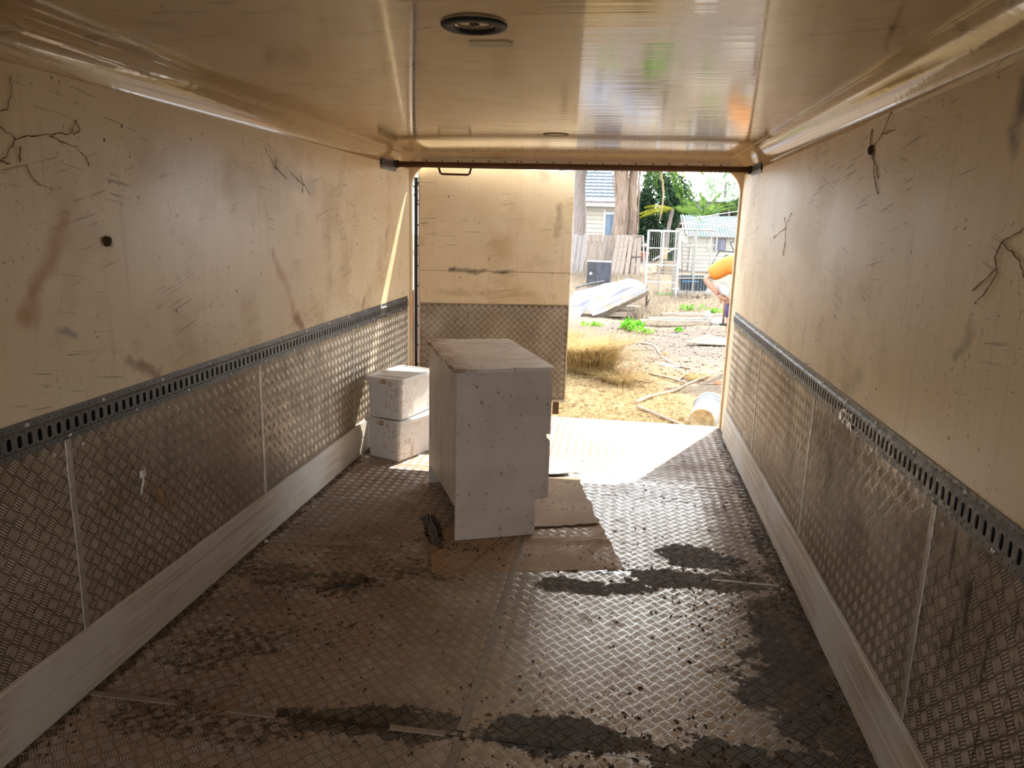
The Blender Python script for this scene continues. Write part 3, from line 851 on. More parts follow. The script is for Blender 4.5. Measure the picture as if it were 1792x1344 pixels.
# loose dirt crumbs: far too many to count
r = np.random.default_rng(5)
pts = []
def zone(n, fx, fy): pts.append(np.stack([fx(n), fy(n)], 1))
zone(900, lambda n: XL+.018+np.abs(r.normal(0, .03, n)), lambda n: r.uniform(1.4, 4.2, n))
zone(1300, lambda n: XR-.018-np.abs(r.normal(0, .045, n)), lambda n: r.uniform(1.4, 5.2, n))
zone(700, lambda n: r.normal(.5, .22, n), lambda n: r.normal(2.95, .25, n))
zone(900, lambda n: r.normal(.3, .4, n), lambda n: r.normal(1.85, .12, n))
zone(600, lambda n: r.normal(-1.2, .22, n), lambda n: r.normal(2.6, .3, n))
zone(900, lambda n: r.uniform(XL+.05, XR-.05, n), lambda n: r.uniform(1.5, 4.6, n))
zone(260, lambda n: r.normal(-.62, .12, n), lambda n: r.normal(3.16, .05, n))
C2 = np.concatenate(pts); C2 = C2[(C2[:,0] > XL+.02) & (C2[:,0] < XR-.02)]
n = len(C2); s = (.0018 + .0055*r.random(n)**3)[:,None]
tet = np.array([(1,0,-.3),(-.5,.87,-.3),(-.5,-.87,-.3),(0,0,.7)])
a = r.uniform(0, 6.28, n); ca, sa = np.cos(a)[:,None], np.sin(a)[:,None]
el = (1+1.8*r.random(n)**2)[:,None]
V = np.stack([C2[:,0:1] + s*(el*tet[None,:,0]*ca - tet[None,:,1]*sa), C2[:,1:2] + s*(el*tet[None,:,0]*sa + tet[None,:,1]*ca), .001 + s*(tet[None,:,2]+.3)], 2).reshape(-1, 3)
bb = (np.arange(n)*4)[:,None]
T = np.concatenate([bb+np.array([[0,1,3]]), bb+np.array([[1,2,3]]), bb+np.array([[2,0,3]])])
t = NT('dirt_crumb'); M['crumb'] = t.pbr(t.mix(t.mr(t.noise(t.pos(), 35, 2), .35, .65), (.025,.016,.010), (.14,.085,.045)), .9)
o = obj('dirt_crumbs', np_mesh('dirt_crumbs', V, T, None, M['crumb'])); tag(o, 'loose crumbs of dirt and mud scattered over the trailer floor', 'dirt', kind='stuff')
# a curl of black debris
o = MB().tube([(-1.13,2.64,.004),(-1.06,2.68,.012),(-1.0,2.70,.008),(-.97,2.74,.012),(-1.0,2.78,.005)], [.004,.009,.007,.008,.003], 6).build('dirt_clod', M['crumb']); tag(o, 'dark curled clod of dried mud on the left of the floor', 'clod')

# cobwebs and mud nests on the walls
M['web'] = simple('dusty_web', (.20,.125,.075), .95)
def cobweb(X, sgn, lines, label, rad=.0013):
    mb = MB(); r = random.Random(len(lines)*7+int(lines[0][0][0]*100))
    for ln in lines:
        P = []
        for (a, b), (c_, d) in zip(ln[:-1], ln[1:]):
            for k in range(5):
                u = k/5; P.append((X+sgn*(.002+.002*r.random()), a+(c_-a)*u+r.uniform(-.003,.003), b+(d-b)*u+r.uniform(-.003,.003)))
        P.append((X+sgn*.002, *ln[-1])); mb.tube(P, [rad*r.uniform(.5,1.5) for _ in P], 4)
    tag(mb.build('cobweb', M['web']), label, 'cobweb')
cobweb(XL, 1, [[(1.76,1.70),(1.83,1.665),(1.87,1.675),(1.95,1.69),(2.03,1.70),(2.06,1.74),(2.075,1.715),(2.045,1.70)], [(1.83,1.665),(1.79,1.62),(1.77,1.60)], [(1.84,1.65),(1.835,1.605)], [(1.77,1.72),(1.81,1.735),(1.83,1.78),(1.835,1.82)], [(1.95,1.685),(2.05,1.665),(2.09,1.64),(2.10,1.615)], [(1.855,1.60),(1.87,1.565),(1.90,1.55)], [(1.76,1.605),(1.80,1.60)]], 'branching dusty cobweb on the upper left wall near the viewer', .0014)
cobweb(XL, 1, [[(3.25,1.77),(3.30,1.73),(3.37,1.70)], [(3.32,1.71),(3.40,1.68),(3.46,1.66)], [(3.50,1.69),(3.58,1.66),(3.66,1.64),(3.72,1.60)], [(3.60,1.70),(3.64,1.65),(3.63,1.60)], [(3.35,1.74),(3.34,1.69)]], 'fine brown cobweb threads on the left wall below the ceiling curve')
cobweb(XR, -1, [[(2.80,1.79),(2.77,1.755),(2.70,1.70),(2.66,1.66)], [(2.77,1.76),(2.68,1.80),(2.62,1.86)], [(2.78,1.75),(2.80,1.80),(2.79,1.83)], [(2.75,1.75),(2.70,1.66),(2.66,1.62),(2.64,1.61)], [(2.68,1.80),(2.56,1.80)]], 'cobweb with dark mud lump on the upper right wall', .0013)
cobweb(XR, -1, [[(1.70,1.50),(1.78,1.475),(1.80,1.44),(1.78,1.40),(1.82,1.36),(1.86,1.33)], [(1.78,1.47),(1.70,1.44),(1.66,1.40)], [(1.79,1.41),(1.88,1.36)]], 'dark thread-like cobweb on the right wall near the frame edge', .0014)
cobweb(XR, -1, [[(4.05,1.55),(4.0,1.50),(3.98,1.42),(3.99,1.36)], [(4.0,1.50),(4.2,1.46),(4.3,1.44)], [(4.0,1.51),(3.9,1.57)]], 'thin cobweb on the right wall close to the doorway')
for X_, Y_, Z_, sg, lb in ((XR,2.775,1.76,-1,'dark mud nest stuck on the upper right wall'), (XL,2.15,1.392,1,'small dark mud nest stuck on the left wall')):
    L_ = []
    for k, (h_, w_) in enumerate(((0,.020),(.006,.019),(.011,.012),(.013,.004))):
        L_.append([(sg*h_, .8*w_*math.cos(a)*(1+.25*math.sin(3*a)), w_*math.sin(a)*(1+.2*math.cos(2*a))) for a in [2*math.pi*i/12 for i in range(12)]])
    tag(loft(L_).build('mud_nest', simple('mud_nest_brown', (.05,.032,.02), .95), loc=(X_, Y_, Z_)), lb, 'nest')

# ================================================================== OUTSIDE
def ground_mat():
    t = NT('dry_earth'); p = t.pos(); x, y, z = t.sep(p)
    n = t.noise(p, .9, 3, .6); n2 = t.noise(p, 14, 3, .7); n3 = t.noise(t.mapv(p, (1,1,1), (2,4,1)), 60, 2)
    c = t.mix(t.mr(n2, .35, .65), (.15,.105,.072), (.21,.155,.105))
    straw = t.mul(t.mr(t.ma('ADD', y, t.mul(t.ma('SUBTRACT', n, .5), 3.0)), 10.6, 8.8), t.mr(t.ma('ADD', x, t.mul(t.ma('SUBTRACT', n, .5), 2.0)), 1.3, .5))
    c = t.mix(straw, c, t.mix(t.mr(n2, .3, .7), (.19,.13,.06), (.26,.19,.10)))
    mulch = t.mul(t.mr(t.ma('ADD', y, t.mul(t.ma('SUBTRACT', n, .5), 2.0)), 10.0, 11.0), t.mr(y, 14.5, 13.6))
    c = t.mix(t.mul(mulch, t.mr(n3, .4, .58, .3, 1)), c, (.095,.075,.062))
    return t.pbr(c, .95, 0, t.bump(n2, .5, .03), spec=.15)
rg_ = np.random.default_rng(2)
gx = np.concatenate([np.linspace(-45, -4, 8), np.linspace(-3.4, 5.2, 58), np.linspace(6, 45, 8)])
gy = np.concatenate([np.linspace(-30, 4.5, 6), np.linspace(5.2, 18, 90), np.linspace(19, 34, 30), np.linspace(36, 90, 8)])
GX, GY = np.meshgrid(gx, gy)
def gz(x, y):
    f = np.clip((y-5.8)/1.5, 0, 1)*np.clip((34-y)/6, 0, 1)
    return G + f*(.022*np.sin(2.3*x+1.1*y)+.018*np.sin(4.1*x-2.7*y+1)+.012*np.sin(7.7*y+3*x))
GZ = gz(GX, GY) + rg_.normal(0, .004, GX.shape)
H_, W_ = GX.shape
idx = np.arange(H_*W_).reshape(H_, W_)
q = np.stack([idx[:-1,:-1].ravel(), idx[:-1,1:].ravel(), idx[1:,1:].ravel(), idx[1:,:-1].ravel()], 1)
ground = obj('ground', np_mesh('ground', np.stack([GX.ravel(), GY.ravel(), GZ.ravel()], 1), None, q, ground_mat(), True))
tag(ground, 'dry bare earth yard with straw behind the trailer', 'ground', kind='structure')

def varied(name, c0, c1, scale=9, rough=.85, transl=0.0):
    t = NT(name); c = t.mix(t.mr(t.noise(t.pos(), scale, 2), .35, .65), c0, c1)
    if not transl:
        return t.pbr(c, rough, 0, spec=.15)
    d = t.n('ShaderNodeBsdfDiffuse', {'Color': c}); tr = t.n('ShaderNodeBsdfTranslucent', {'Color': c})
    mx_ = t.n('ShaderNodeMixShader', {0: transl, 1: d.outputs[0], 2: tr.outputs[0]})
    t.t.links.new(mx_.outputs[0], t.out.inputs[0])
    return t.m
M['straw'] = varied('straw', (.20,.12,.045), (.52,.40,.22), 22, transl=.5)
M['tussock'] = varied('dry_tussock', (.30,.20,.08), (.52,.39,.19), 14, transl=.5)
M['deadstem'] = varied('dead_stems', (.21,.165,.115), (.36,.30,.225), 18, transl=.5)
M['weed'] = varied('green_weed', (.07,.24,.02), (.20,.46,.05), 16, transl=.5)
M['litter'] = varied('leaf_litter', (.10,.075,.058), (.33,.27,.21), 30)

def blades(name, root_xy, h, lean, wd, mat, seedv=0, flat=False, zoff=0.0, dirs=None, curve=.5):
    """thin curved blades: 3 cross-sections each"""
    r = np.random.default_rng(seedv); n = len(root_xy)
    x, y = root_xy[:,0], root_xy[:,1]; z = gz(x, y)+zoff
    a = r.uniform(0, 2*np.pi, n) if dirs is None else dirs
    hh = h*(.5+.7*r.random(n)); ll = lean*(.4+1.0*r.random(n))
    V = []
    for k, (u, ww) in enumerate(((0,1),(.55,.8),(1,.15))):
        cx = x+np.cos(a)*ll*u**(1+curve); cy = y+np.sin(a)*ll*u**(1+curve); cz = z+hh*(u if not flat else u*.6)-hh*.25*u*u*(1 if not flat else 0)
        b = a+np.pi/2
        for sgn in (-1, 1):
            V.append(np.stack([cx+sgn*np.cos(b)*wd*ww/2, cy+sgn*np.sin(b)*wd*ww/2, cz], 1))
    V = np.stack(V, 1).reshape(-1, 3); bb = (np.arange(n)*6)[:,None]
    q = np.concatenate([bb+np.array([[0,1,3,2]]), bb+np.array([[2,3,5,4]])])
    return np_mesh(name, V, None, q, mat)
def stuff(name, me, label, cat):
    return tag(obj(name, me), label, cat, kind='stuff')
r = np.random.default_rng(11)
n = 7500; xy = np.stack([r.uniform(-1.3, 1.3, n), 5.95+4.6*r.random(n)**1.1], 1)
keep = xy[:,0] < .9 - .25*(xy[:,1]-7)*r.random(n)
stuff('loose_straw', blades('loose_straw', xy[keep], .06, .22, .007, M['straw'], 3, True, .0), 'pale loose straw lying over the ground behind the trailer', 'straw')
n = 2600; xy = np.stack([r.uniform(-.2, 2.6, n), r.uniform(9.5, 15.5, n)], 1)
stuff('leaf_litter', blades('leaf_litter', xy, .02, .05, .03, M['litter'], 4, True, .0), 'grey-brown leaf litter and bark chips on the bare ground', 'litter')
n = 5200; xy = np.stack([r.uniform(-1.6, 3.2, n), r.uniform(16.2, 27.5, n)], 1)
keep = ~((xy[:,0] > .9) & (xy[:,1] > 21.5) & (r.random(n) < .6))
stuff('dead_grass', blades('dead_grass', xy[keep], .34, .16, .012, M['deadstem'], 6), 'standing dead grey-brown grass stems in front of the fence', 'grass')
n = 900; xy = np.stack([r.normal(.55, .22, n), r.normal(15.9, .5, n)], 1)
stuff('dead_grass', blades('dead_grass_near', xy, .34, .2, .010, M['deadstem'], 7), 'tangle of dead stems around the right end of the crumpled sheet', 'grass')

def tussock(loc, rad, h, n, seedv, mat, label, name='grass_tussock', cat='grass'):
    r = np.random.default_rng(seedv)
    a = r.uniform(0, 2*np.pi, n); rr = rad*.42*np.sqrt(r.random(n))
    xy = np.stack([loc[0]+np.cos(a)*rr, loc[1]+np.sin(a)*rr], 1)
    me = blades(name, xy, h, rad*.95, .006, mat, seedv, dirs=a+r.normal(0, .7, n), curve=1.1)
    return tag(obj(name, me), label, cat)
tussock((-.30, 9.25), .58, .66, 2400, 21, M['tussock'], 'large golden dry grass tussock beside the trailer door')
tussock((-.72, 10.3), .40, .55, 900, 22, M['tussock'], 'second dry grass tussock behind the large golden one')
tussock((.05, 8.75), .34, .20, 420, 23, M['tussock'], 'low flattened dry tuft at the foot of the large tussock')
tussock((1.02, 9.3), .22, .10, 200, 24, M['tussock'], 'small dry tuft on bare ground near the curved stick')

def weed(loc, rad, h, n, seedv, label):
    r = random.Random(seedv); root = empty('weed', (loc[0], loc[1], G+.01), 0, label, 'weed')
    for k in range(n):
        a = r.uniform(0, 6.28); L = rad*r.uniform(.6, 1.1); hh = h*r.uniform(.5, 1.1); wd = .035*r.uniform(.7, 1.3)
        ox, oy = r.gauss(0, rad*.45), r.gauss(0, rad*.3)
        P = []
        for u, ww in ((0,.25),(.35,1),(.7,.85),(1,.1)):
            c = Vector((ox+math.cos(a)*L*u*.6, oy+math.sin(a)*L*u*.6, hh*(u*1.3-.5*u*u)))
            s = Vector((-math.sin(a), math.cos(a), .25))*wd*ww
            P.append([c-s, c+Vector((0,0,-.008)), c+s])
        MB().grid(P).build('leaf', M['weed'], root)
weed((.22, 13.35), .26, .24, 40, 1, 'largest bright green weed clump at the left end of the planks')
weed((.52, 13.0), .16, .14, 16, 2, 'low green weed beside the large green clump')
weed((-.37, 13.5), .14, .13, 14, 3, 'small green weed in front of the crumpled sheet')
weed((1.10, 13.5), .12, .10, 12, 4, 'small yellow-green weed below the planks')
weed((1.55, 17.0), .26, .18, 24, 5, 'green weed patch in front of the cage trolley wheels')
weed((2.05, 16.6), .18, .16, 16, 6, 'green weed clump near the person')
weed((1.25, 20.6), .32, .10, 22, 7, 'low green weeds under the left cage frame')

# ---- bucket on its side
M['bucket'] = simple('white_bucket_plastic', (.29,.285,.265), .5, 0, .12, 6)
bk = empty('bucket', (.885, 6.92, G+.13), 0, 'white plastic bucket lying on its side behind the sill', 'bucket')
bk.rotation_euler = (math.radians(82), 0, math.radians(162))
MB().lathe([(.0005,-.17),(.115,-.17),(.122,-.165),(.150,.15),(.158,.15),(.158,.175),(.150,.18),(.145,.17),(.118,-.155),(.0005,-.158)], 32).build('body', M['bucket'], bk, True)
MB().lathe([(.0005,-.1715),(.10,-.1715),(.104,-.1765),(.115,-.1765),(.117,-.170)], 32).build('base_ring', simple('stained_bucket_base', (.46,.33,.17), .7, 0, .35, 14), bk, True)
MB().tube([(.158*math.cos(a), .158*math.sin(a)*1.0, .16-.10*math.sin(a)) for a in [math.pi*k/14 for k in range(15)]], .003, 6).build('wire_handle', M['screw'], bk, True)

# ---- sticks / hose lying about
M['bark'] = timber('bark_brown', (.20,.13,.08), (.34,.25,.165), (30,30,4), use_obj=False)
def stick(pts, rad, label, name='branch', mat='bark', cat='branch'):
    P = [Vector((x, y, float(gz(x, y))+rad*.8+dz)) for x, y, dz in pts]
    out = []
    for i in range(len(P)-1):
        for k in range(4):
            u = k/4; p0 = P[max(i-1,0)]; p1 = P[i]; p2 = P[i+1]; p3 = P[min(i+2, len(P)-1)]
            out.append(.5*((2*p1)+(p2-p0)*u+(2*p0-5*p1+4*p2-p3)*u*u+(3*p1-p0-3*p2+p3)*u**3))
    out.append(P[-1])
    tag(MB().tube(out, [rad*(1-.35*i/len(out)) for i in range(len(out))], 8).build(name, M[mat], smooth=True), label, cat)
stick([(.26,7.35,0),(.55,7.05,.0),(.80,6.7,0)], .022, 'short brown branch lying behind the sill left of the bucket')
stick([(.25,7.6,0),(.40,8.0,.01),(.72,8.55,.01),(.90,8.9,0),(1.2,9.4,0)], .020, 'long pale curved branch reaching towards the bare ground')
stick([(.86,8.85,.02),(.70,9.2,.02),(.45,9.45,0)], .017, 'thin brown branch crossing the long pale one')
stick([(.78,9.15,0),(.98,9.65,0),(1.02,9.85,0)], .015, 'short side twig right of the crossing branches')
stick([(1.0,9.8,0),(.85,9.95,0),(.72,10.25,0),(.66,10.9,0),(.55,11.6,0),(.02,11.75,0)], .019, 'long bent grey-brown branch curving across the mulch')
stick([(-.02,9.75,.22),(-.03,9.55,.06),(.10,9.1,0),(.28,8.95,0),(.46,8.95,0)], .014, 'pale cane arching from the tussock to the ground')
stick([(.05,11.3,0),(.3,11.2,0),(.6,11.25,0)], .010, 'thin twig lying beyond the dry tussock')
stick([(1.0,8.95,0),(1.3,8.85,0)], .010, 'thin short stick near the reddish stone on the right')
tag(MB().lathe([(.0005,0),(.06,.0),(.07,.03),(.04,.06),(.0005,.065)], 7).build('red_stone', simple('red_brick', (.38,.15,.07), .9), loc=(1.26, 8.9, G), rot=(0,0,.4)), 'reddish brick fragment on the ground by the right jamb', 'stone')
tag(MB().lathe([(.0005,0),(.06,.0),(.065,.04),(.03,.075),(.0005,.078)], 6).build('brown_clod', simple('clod_brown', (.3,.17,.08), .9), loc=(.72, 10.75, G)), 'small brown clod on the mulch by the bent branch', 'clod')
o = sheet('white_offcut', ((.60,9.98),(.86,9.85),(.90,10.12),(.64,10.16)), G+.015, .01, 8, simple('offcut_white', (.44,.43,.41), .6), 'small white board offcut lying under the bent branch', .01, None, 6, 4, .006); tag(o, None, 'offcut')

# ---- planks, board and stone
M['oldwood'] = timber('grey_old_timber', (.25,.19,.13), (.42,.35,.26), (3,40,40))
M['palewood'] = timber('pale_plywood', (.19,.155,.105), (.27,.23,.165), (3,40,40))
def plank(a, b, wd, th, mat, label):
    o = bevel(MB().bar(a, b, wd, th).build('plank', M[mat]), .004, 1); tag(o, label, 'plank', 'planks lying in the yard')
plank((.62,14.9,G+.04),(2.6,15.25,G+.05), .26, .05, 'palewood', 'wide pale weathered plank lying in the yard')
plank((.45,14.30,G+.05),(2.3,14.55,G+.06), .09, .09, 'oldwood', 'brown squared timber lying in front of the wide pale plank')
plank((.9,15.6,G+.05),(2.7,15.9,G+.05), .14, .08, 'oldwood', 'grey timber length behind the wide pale plank')
o = sheet('plywood_board', ((1.22,12.02),(2.2,11.95),(2.3,12.75),(1.62,12.78)), G+.03, .01, 4, M['palewood'], 'pale plywood board lying flat by the right jamb', .004, None, 8, 6, .02); tag(o, None, 'board')
tag(MB().bar((1.16,11.95,G+.03),(1.58,12.75,G+.05), .07, .05).build('timber_offcut', M['oldwood']), 'brown timber offcut along the left edge of plywood board', 'timber')
tag(loft([[(x*1.0, y, 0) for x, y, _ in rrect(.28,.22,.08,0)], rrect(.34,.26,.10,.09), rrect(.24,.18,.08,.17), rrect(.10,.08,.03,.20)]).build('limestone_block', simple('pale_stone', (.30,.285,.255), .85, 0, .15, 6, .4), loc=(1.95, 14.45, G-.01), rot=(0,0,.3)), 'pale rounded stone block at the right end of planks', 'stone')
tag(MB().lathe([(.0005,0),(.07,.0),(.08,.09),(.03,.19),(.0005,.2)], 7).build('white_stone', simple('white_stone', (.33,.32,.295), .85), loc=(1.78, 15.0, G+.06)), 'upright white lump standing on the wide pale plank', 'stone')

# ---- crumpled metal sheet
r = random.Random(6)
lo_ = [(-1.05,14.75,G+.01),(-.72,14.85,G+.02),(-.60,14.95,G+.17),(-.48,14.9,G+.03),(-.2,15.05,G+.14),(.1,15.2,G+.30),(.35,15.35,G+.42),(.62,15.6,G+.55)]
mi_ = [(-1.0,15.3,G+.26),(-.72,15.35,G+.30),(-.55,15.4,G+.36),(-.40,15.4,G+.38),(-.15,15.5,G+.44),(.12,15.6,G+.54),(.36,15.7,G+.60),(.56,15.8,G+.60)]
hi_ = [(-.92,15.9,G+.44),(-.70,15.9,G+.50),(-.5,15.95,G+.55),(-.3,16.0,G+.62),(-.05,16.05,G+.64),(.18,16.1,G+.72),(.36,16.1,G+.70),(.50,16.1,G+.64)]
P = []
for row0, row1 in ((lo_, mi_), (mi_, hi_)):
    for k in range(5 if row0 is lo_ else 6):
        u = k/5; P.append([Vector(a)*(1-u)+Vector(b)*u + Vector((r.uniform(-.012,.012), r.uniform(-.02,.02), r.uniform(-.018,.018))) for a, b in zip(row0, row1)])
sh = empty('crumpled_sheet', (0,0,0), 0, 'large crumpled pale sheet of metal heaped in the yard', 'metal sheet')
t = NT('pale_sheet'); p = t.pos(); M['sheet'] = t.pbr(t.mix(t.mr(t.noise(p, 2.2, 3), .45, .6), (.125,.13,.15), (.16,.125,.085)), .65, 0)
o = MB().grid(P).build('sheet', M['sheet'], sh); m = o.modifiers.new('thickness', 'SOLIDIFY'); m.thickness = .008
o = MB().grid([[Vector(p)+Vector((0,.03,-.02)) for p in lo_[3:]], [Vector(p)+Vector((.02,.10,-.10)) for p in lo_[3:]]]).build('folded_edge', simple('sheet_underside', (.20,.17,.13), .5, .3), sh)
tag(MB().box(-.35, .35, -.25, .25, 0, .10).box(-.25, .45, -.1, .2, .11, .19).build('timber_heap', M['oldwood'], loc=(.05, 15.6, G), rot=(0,0,.3)), 'dark timber pieces under the crumpled sheet', 'timber')
tag(MB().tube([(-.92,16.0,G+.50),(-.6,16.05,G+.60),(-.3,16.1,G+.66)], .02, 8).build('grey_pipe', simple('grey_pipe_metal', (.12,.12,.12), .5, .5)), 'dark grey pipe along the top edge of the crumpled sheet', 'pipe')
tag(MB().tube([(.60,15.75,G),(.60,15.75,G+.30),(.585,15.76,G+.62)], [.04,.025,.012], 6).tube([(.6,15.75,G+.2),(.66,15.7,G+.36)], .012, 5).build('stump', simple('dark_stump', (.09,.07,.055), .9)), 'small dark dead stump at the right end of the crumpled sheet', 'stump')

# ---- safe
sf = empty('steel_safe', (-.585, 21.45, G), math.radians(-3), 'dark grey steel safe with dial standing in dead grass', 'safe')
M['safe'] = simple('safe_grey', (.045,.047,.055), .5, .2, .25, 5)
bevel(MB().box(-.335, .335, 0, .55, 0, .80).build('body', M['safe'], sf), .008)
MB().box(-.345, .345, -.01, .56, .80, .815).build('top_plate', simple('safe_top', (.42,.42,.42), .5), sf)
dr = MB().box(-.07, .325, -.018, -.002, .02, .78).build('door', simple('safe_door', (.055,.06,.08), .45, .2, .3, 6), sf)
MB().box(.0, .27, -.075, -.045, .20, .25).box(.0, .02, -.06, -.018, .17, .25).box(.25, .27, -.06, -.018, .17, .25).build('handle', M['safe'], dr)
MB().lathe([(.0005,.03),(.04,.03),(.045,.02),(.055,.0)], 18).build('dial', simple('dial_pale', (.42,.42,.42), .4, .5), sf, True, (-.22, -.002, .46), (math.pi/2, 0, 0))
MB().box(-.27, -.13, -.004, -.001, .28, .285).build('plate_line', simple('safe_line', (.3,.3,.3), .5), sf)

# ---- paling fence
M['paling'] = timber('grey_paling', (.20,.15,.115), (.35,.29,.235), (40,40,3))
M['paling2'] = timber('grey_lilac_paling', (.24,.215,.20), (.35,.32,.30), (40,40,3))
fn = empty('paling_fence', (0, 28.0, G), 0, 'weathered grey paling fence leaning behind the safe', 'fence')
r = random.Random(15)
x = -2.5; k = 0
while x < .12:
    wdt = .185; ln = -.13 - .02*max(0, k-6)*.6; h = 1.44 + r.uniform(-.02,.03) + .012*k*.3; yo = .035*(k % 2)
    MB().hexa([(x+ln,yo,0),(x+ln+wdt-.022,yo,0),(x+ln+wdt-.022,yo+.02,0),(x+ln,yo+.02,0),(x,yo,h),(x+wdt-.022,yo,h),(x+wdt-.022,yo+.02,h),(x,yo+.02,h)]).build('paling', M['paling2'] if x < -1.35 else M['paling'], fn)
    x += wdt; k += 1
for z in (.35, 1.15):
    MB().box(-2.5, .15, .04, .09, z, z+.09).build('fence_rail', M['paling'], fn)
fg = empty('fence_gate', (0, 27.7, G), 0, 'loose leaning paling panel propped at the right end of the fence', 'gate')
for k in range(6):
    x = -.17+k*.155; y = .0+(.10 if k > 3 else 0)
    MB().hexa([(x-.17+.05*max(0,k-2),y-.5,0),(x-.03+.05*max(0,k-2),y-.5,0),(x-.03+.05*max(0,k-2),y-.48,0),(x-.17+.05*max(0,k-2),y-.48,0),(x,y,1.47),(x+.14,y,1.47),(x+.14,y+.02,1.47),(x,y+.02,1.47)]).build('paling', M['paling'], fg)
MB().bar((.40,-.15,.72),(.86,-.13,.74), .04, .06).build('gate_rail', simple('gate_rail_dark', (.09,.07,.06), .9), fg)
MB().bar((.78,.06,1.49),(.92,-.40,.0), .06, .05).bar((-.2,.02,1.48),(.80,.06,1.50), .04, .03).build('gate_frame', M['paling2'], fg)

# ---- weatherboard house
hs = empty('weatherboard_house', (0, 38.0, G), 0, 'cream weatherboard house with pale tiled roof behind the fence', 'house')
M['board'] = simple('cream_weatherboard', (.42,.40,.345), .7, 0, .06, 1.5)
for k in range(13):
    z = k*.21
    MB().hexa([(-4.5,0,z),(-.86,0,z),(-.86,.06,z),(-4.5,.06,z),(-4.5,.035,z+.205),(-.86,.035,z+.205),(-.86,.06,z+.205),(-4.5,.06,z+.205)]).build('weatherboard', M['board'], hs)
MB().box(-4.5, .0, .06, .3, 0, 2.75).build('wall', M['board'], hs)
MB().box(-.95, -.82, -.02, .08, 0, 2.6).build('corner_board', simple('trim_white', (.50,.50,.47), .6), hs)
dr = MB().box(-.80, -.10, .0, .06, 0, 2.35).build('door', simple('blue_grey_door', (.13,.18,.25), .55, 0, .2, 2), hs)
MB().box(-.56, -.52, -.02, .0, .0, 2.35).build('mullion', simple('blue_trim', (.09,.12,.17), .5), dr)
MB().box(-.82, .0, -.03, .03, 2.35, 2.48).build('door_head', simple('head_white', (.46,.48,.50), .6), hs)
MB().box(-4.6, .45, -.55, -.50, 2.72, 2.92).build('fascia', simple('fascia_white', (.5,.5,.5), .5), hs)
MB().tube([(-4.6,-.60,2.98),(.50,-.60,2.98)], .07, 8).build('gutter', simple('gutter_grey', (.30,.30,.33), .45), hs)
M['tile'] = simple('pale_roof_tile', (.12,.14,.17), .8, 0, .12, 3)
for k in range(13):
    P = [[], []]
    for i in range(70):
        xx = -4.6 + (5.2-.16*k)*i/69
        wv = .03*abs(math.sin(xx*math.pi/.30))
        P[0].append((xx, -.55+k*.27, 3.02+k*.175+.03+wv)); P[1].append((xx, -.55+(k+1)*.27+.03, 3.02+(k+1)*.175-.005+wv*.6))
    F = [[(a[0], a[1], a[2]-.05) for a in P[0]], P[0], P[1]]
    MB().grid(F).build('roof_course', M['tile'], hs)
MB().box(-4.5, .3, .1, 3.5, 2.75, 2.8).build('soffit', M['board'], hs)

# ---- shed with corrugated roof
sdd = empty('garden_shed', (2.72, 33.0, G), math.radians(4), 'small cream board shed with pale green corrugated roof', 'shed')
for k in range(9):
    z = k*.17
    MB().hexa([(.16,0,z),(3.6,0,z),(3.6,.05,z),(.16,.05,z),(.16,.025,z+.165),(3.6,.025,z+.165),(3.6,.05,z+.165),(.16,.05,z+.165)]).build('wall_board', M['board'], sdd)
for k in range(9):
    z = k*.17
    MB().hexa([(.10,0,z),(.14,0,z),(.14,2.6,z),(.10,2.6,z),(.12,0,z+.165),(.14,0,z+.165),(.14,2.6,z+.165),(.12,2.6,z+.165)]).build('end_board', M['board'], sdd)
MB().add([(.1,-.02,1.53),(.1,2.6,1.53),(.1,1.3,2.3)], [(0,1,2)]).build('gable', M['board'], sdd)
MB().bar((-.0,-.22,1.50),(-.0,1.3,2.34), .05, .12).bar((-.0,2.8,1.50),(-.0,1.3,2.34), .05, .12).build('barge_board', simple('barge_brown', (.28,.17,.11), .7), sdd)
def corr(y0, z0, y1, z1):
    P = [[], []]
    for i in range(160):
        xx = -.12+3.9*i/159; o_ = .022*math.sin(xx*2*math.pi/.12)
        P[0].append((xx, y0, z0+o_)); P[1].append((xx, y1, z1+o_))
    return MB().grid(P)
t = NT('green_white_iron'); M['iron'] = t.pbr(t.mix(t.mr(t.noise(t.pos(), 1.4, 2), .42, .6), (.10,.115,.115), (.05,.105,.105)), .75, 0)
corr(-.28, 1.47, 1.3, 2.36).build('roof_sheet', M['iron'], sdd, True); corr(2.9, 1.47, 1.3, 2.36).build('roof_sheet', M['iron'], sdd, True)
wn_ = MB().box(1.20, 1.72, -.03, .02, .88, 1.42).build('window', simple('window_frame_grey', (.14,.14,.17), .5), sdd)
MB().box(1.28, 1.46, -.035, -.028, .93, 1.37).build('pane', NT('shed_glass').pbr((.10,.11,.15), .1), wn_)
MB().box(1.49, 1.67, -.035, -.028, .93, 1.37).build('pane', NT('shed_glass_b').pbr((.16,.17,.22), .1), wn_)
MB().box(.96, 1.06, -.05, .0, .93, 1.42).build('side_shutter', simple('shutter_cream', (.43,.40,.35), .6), sdd)

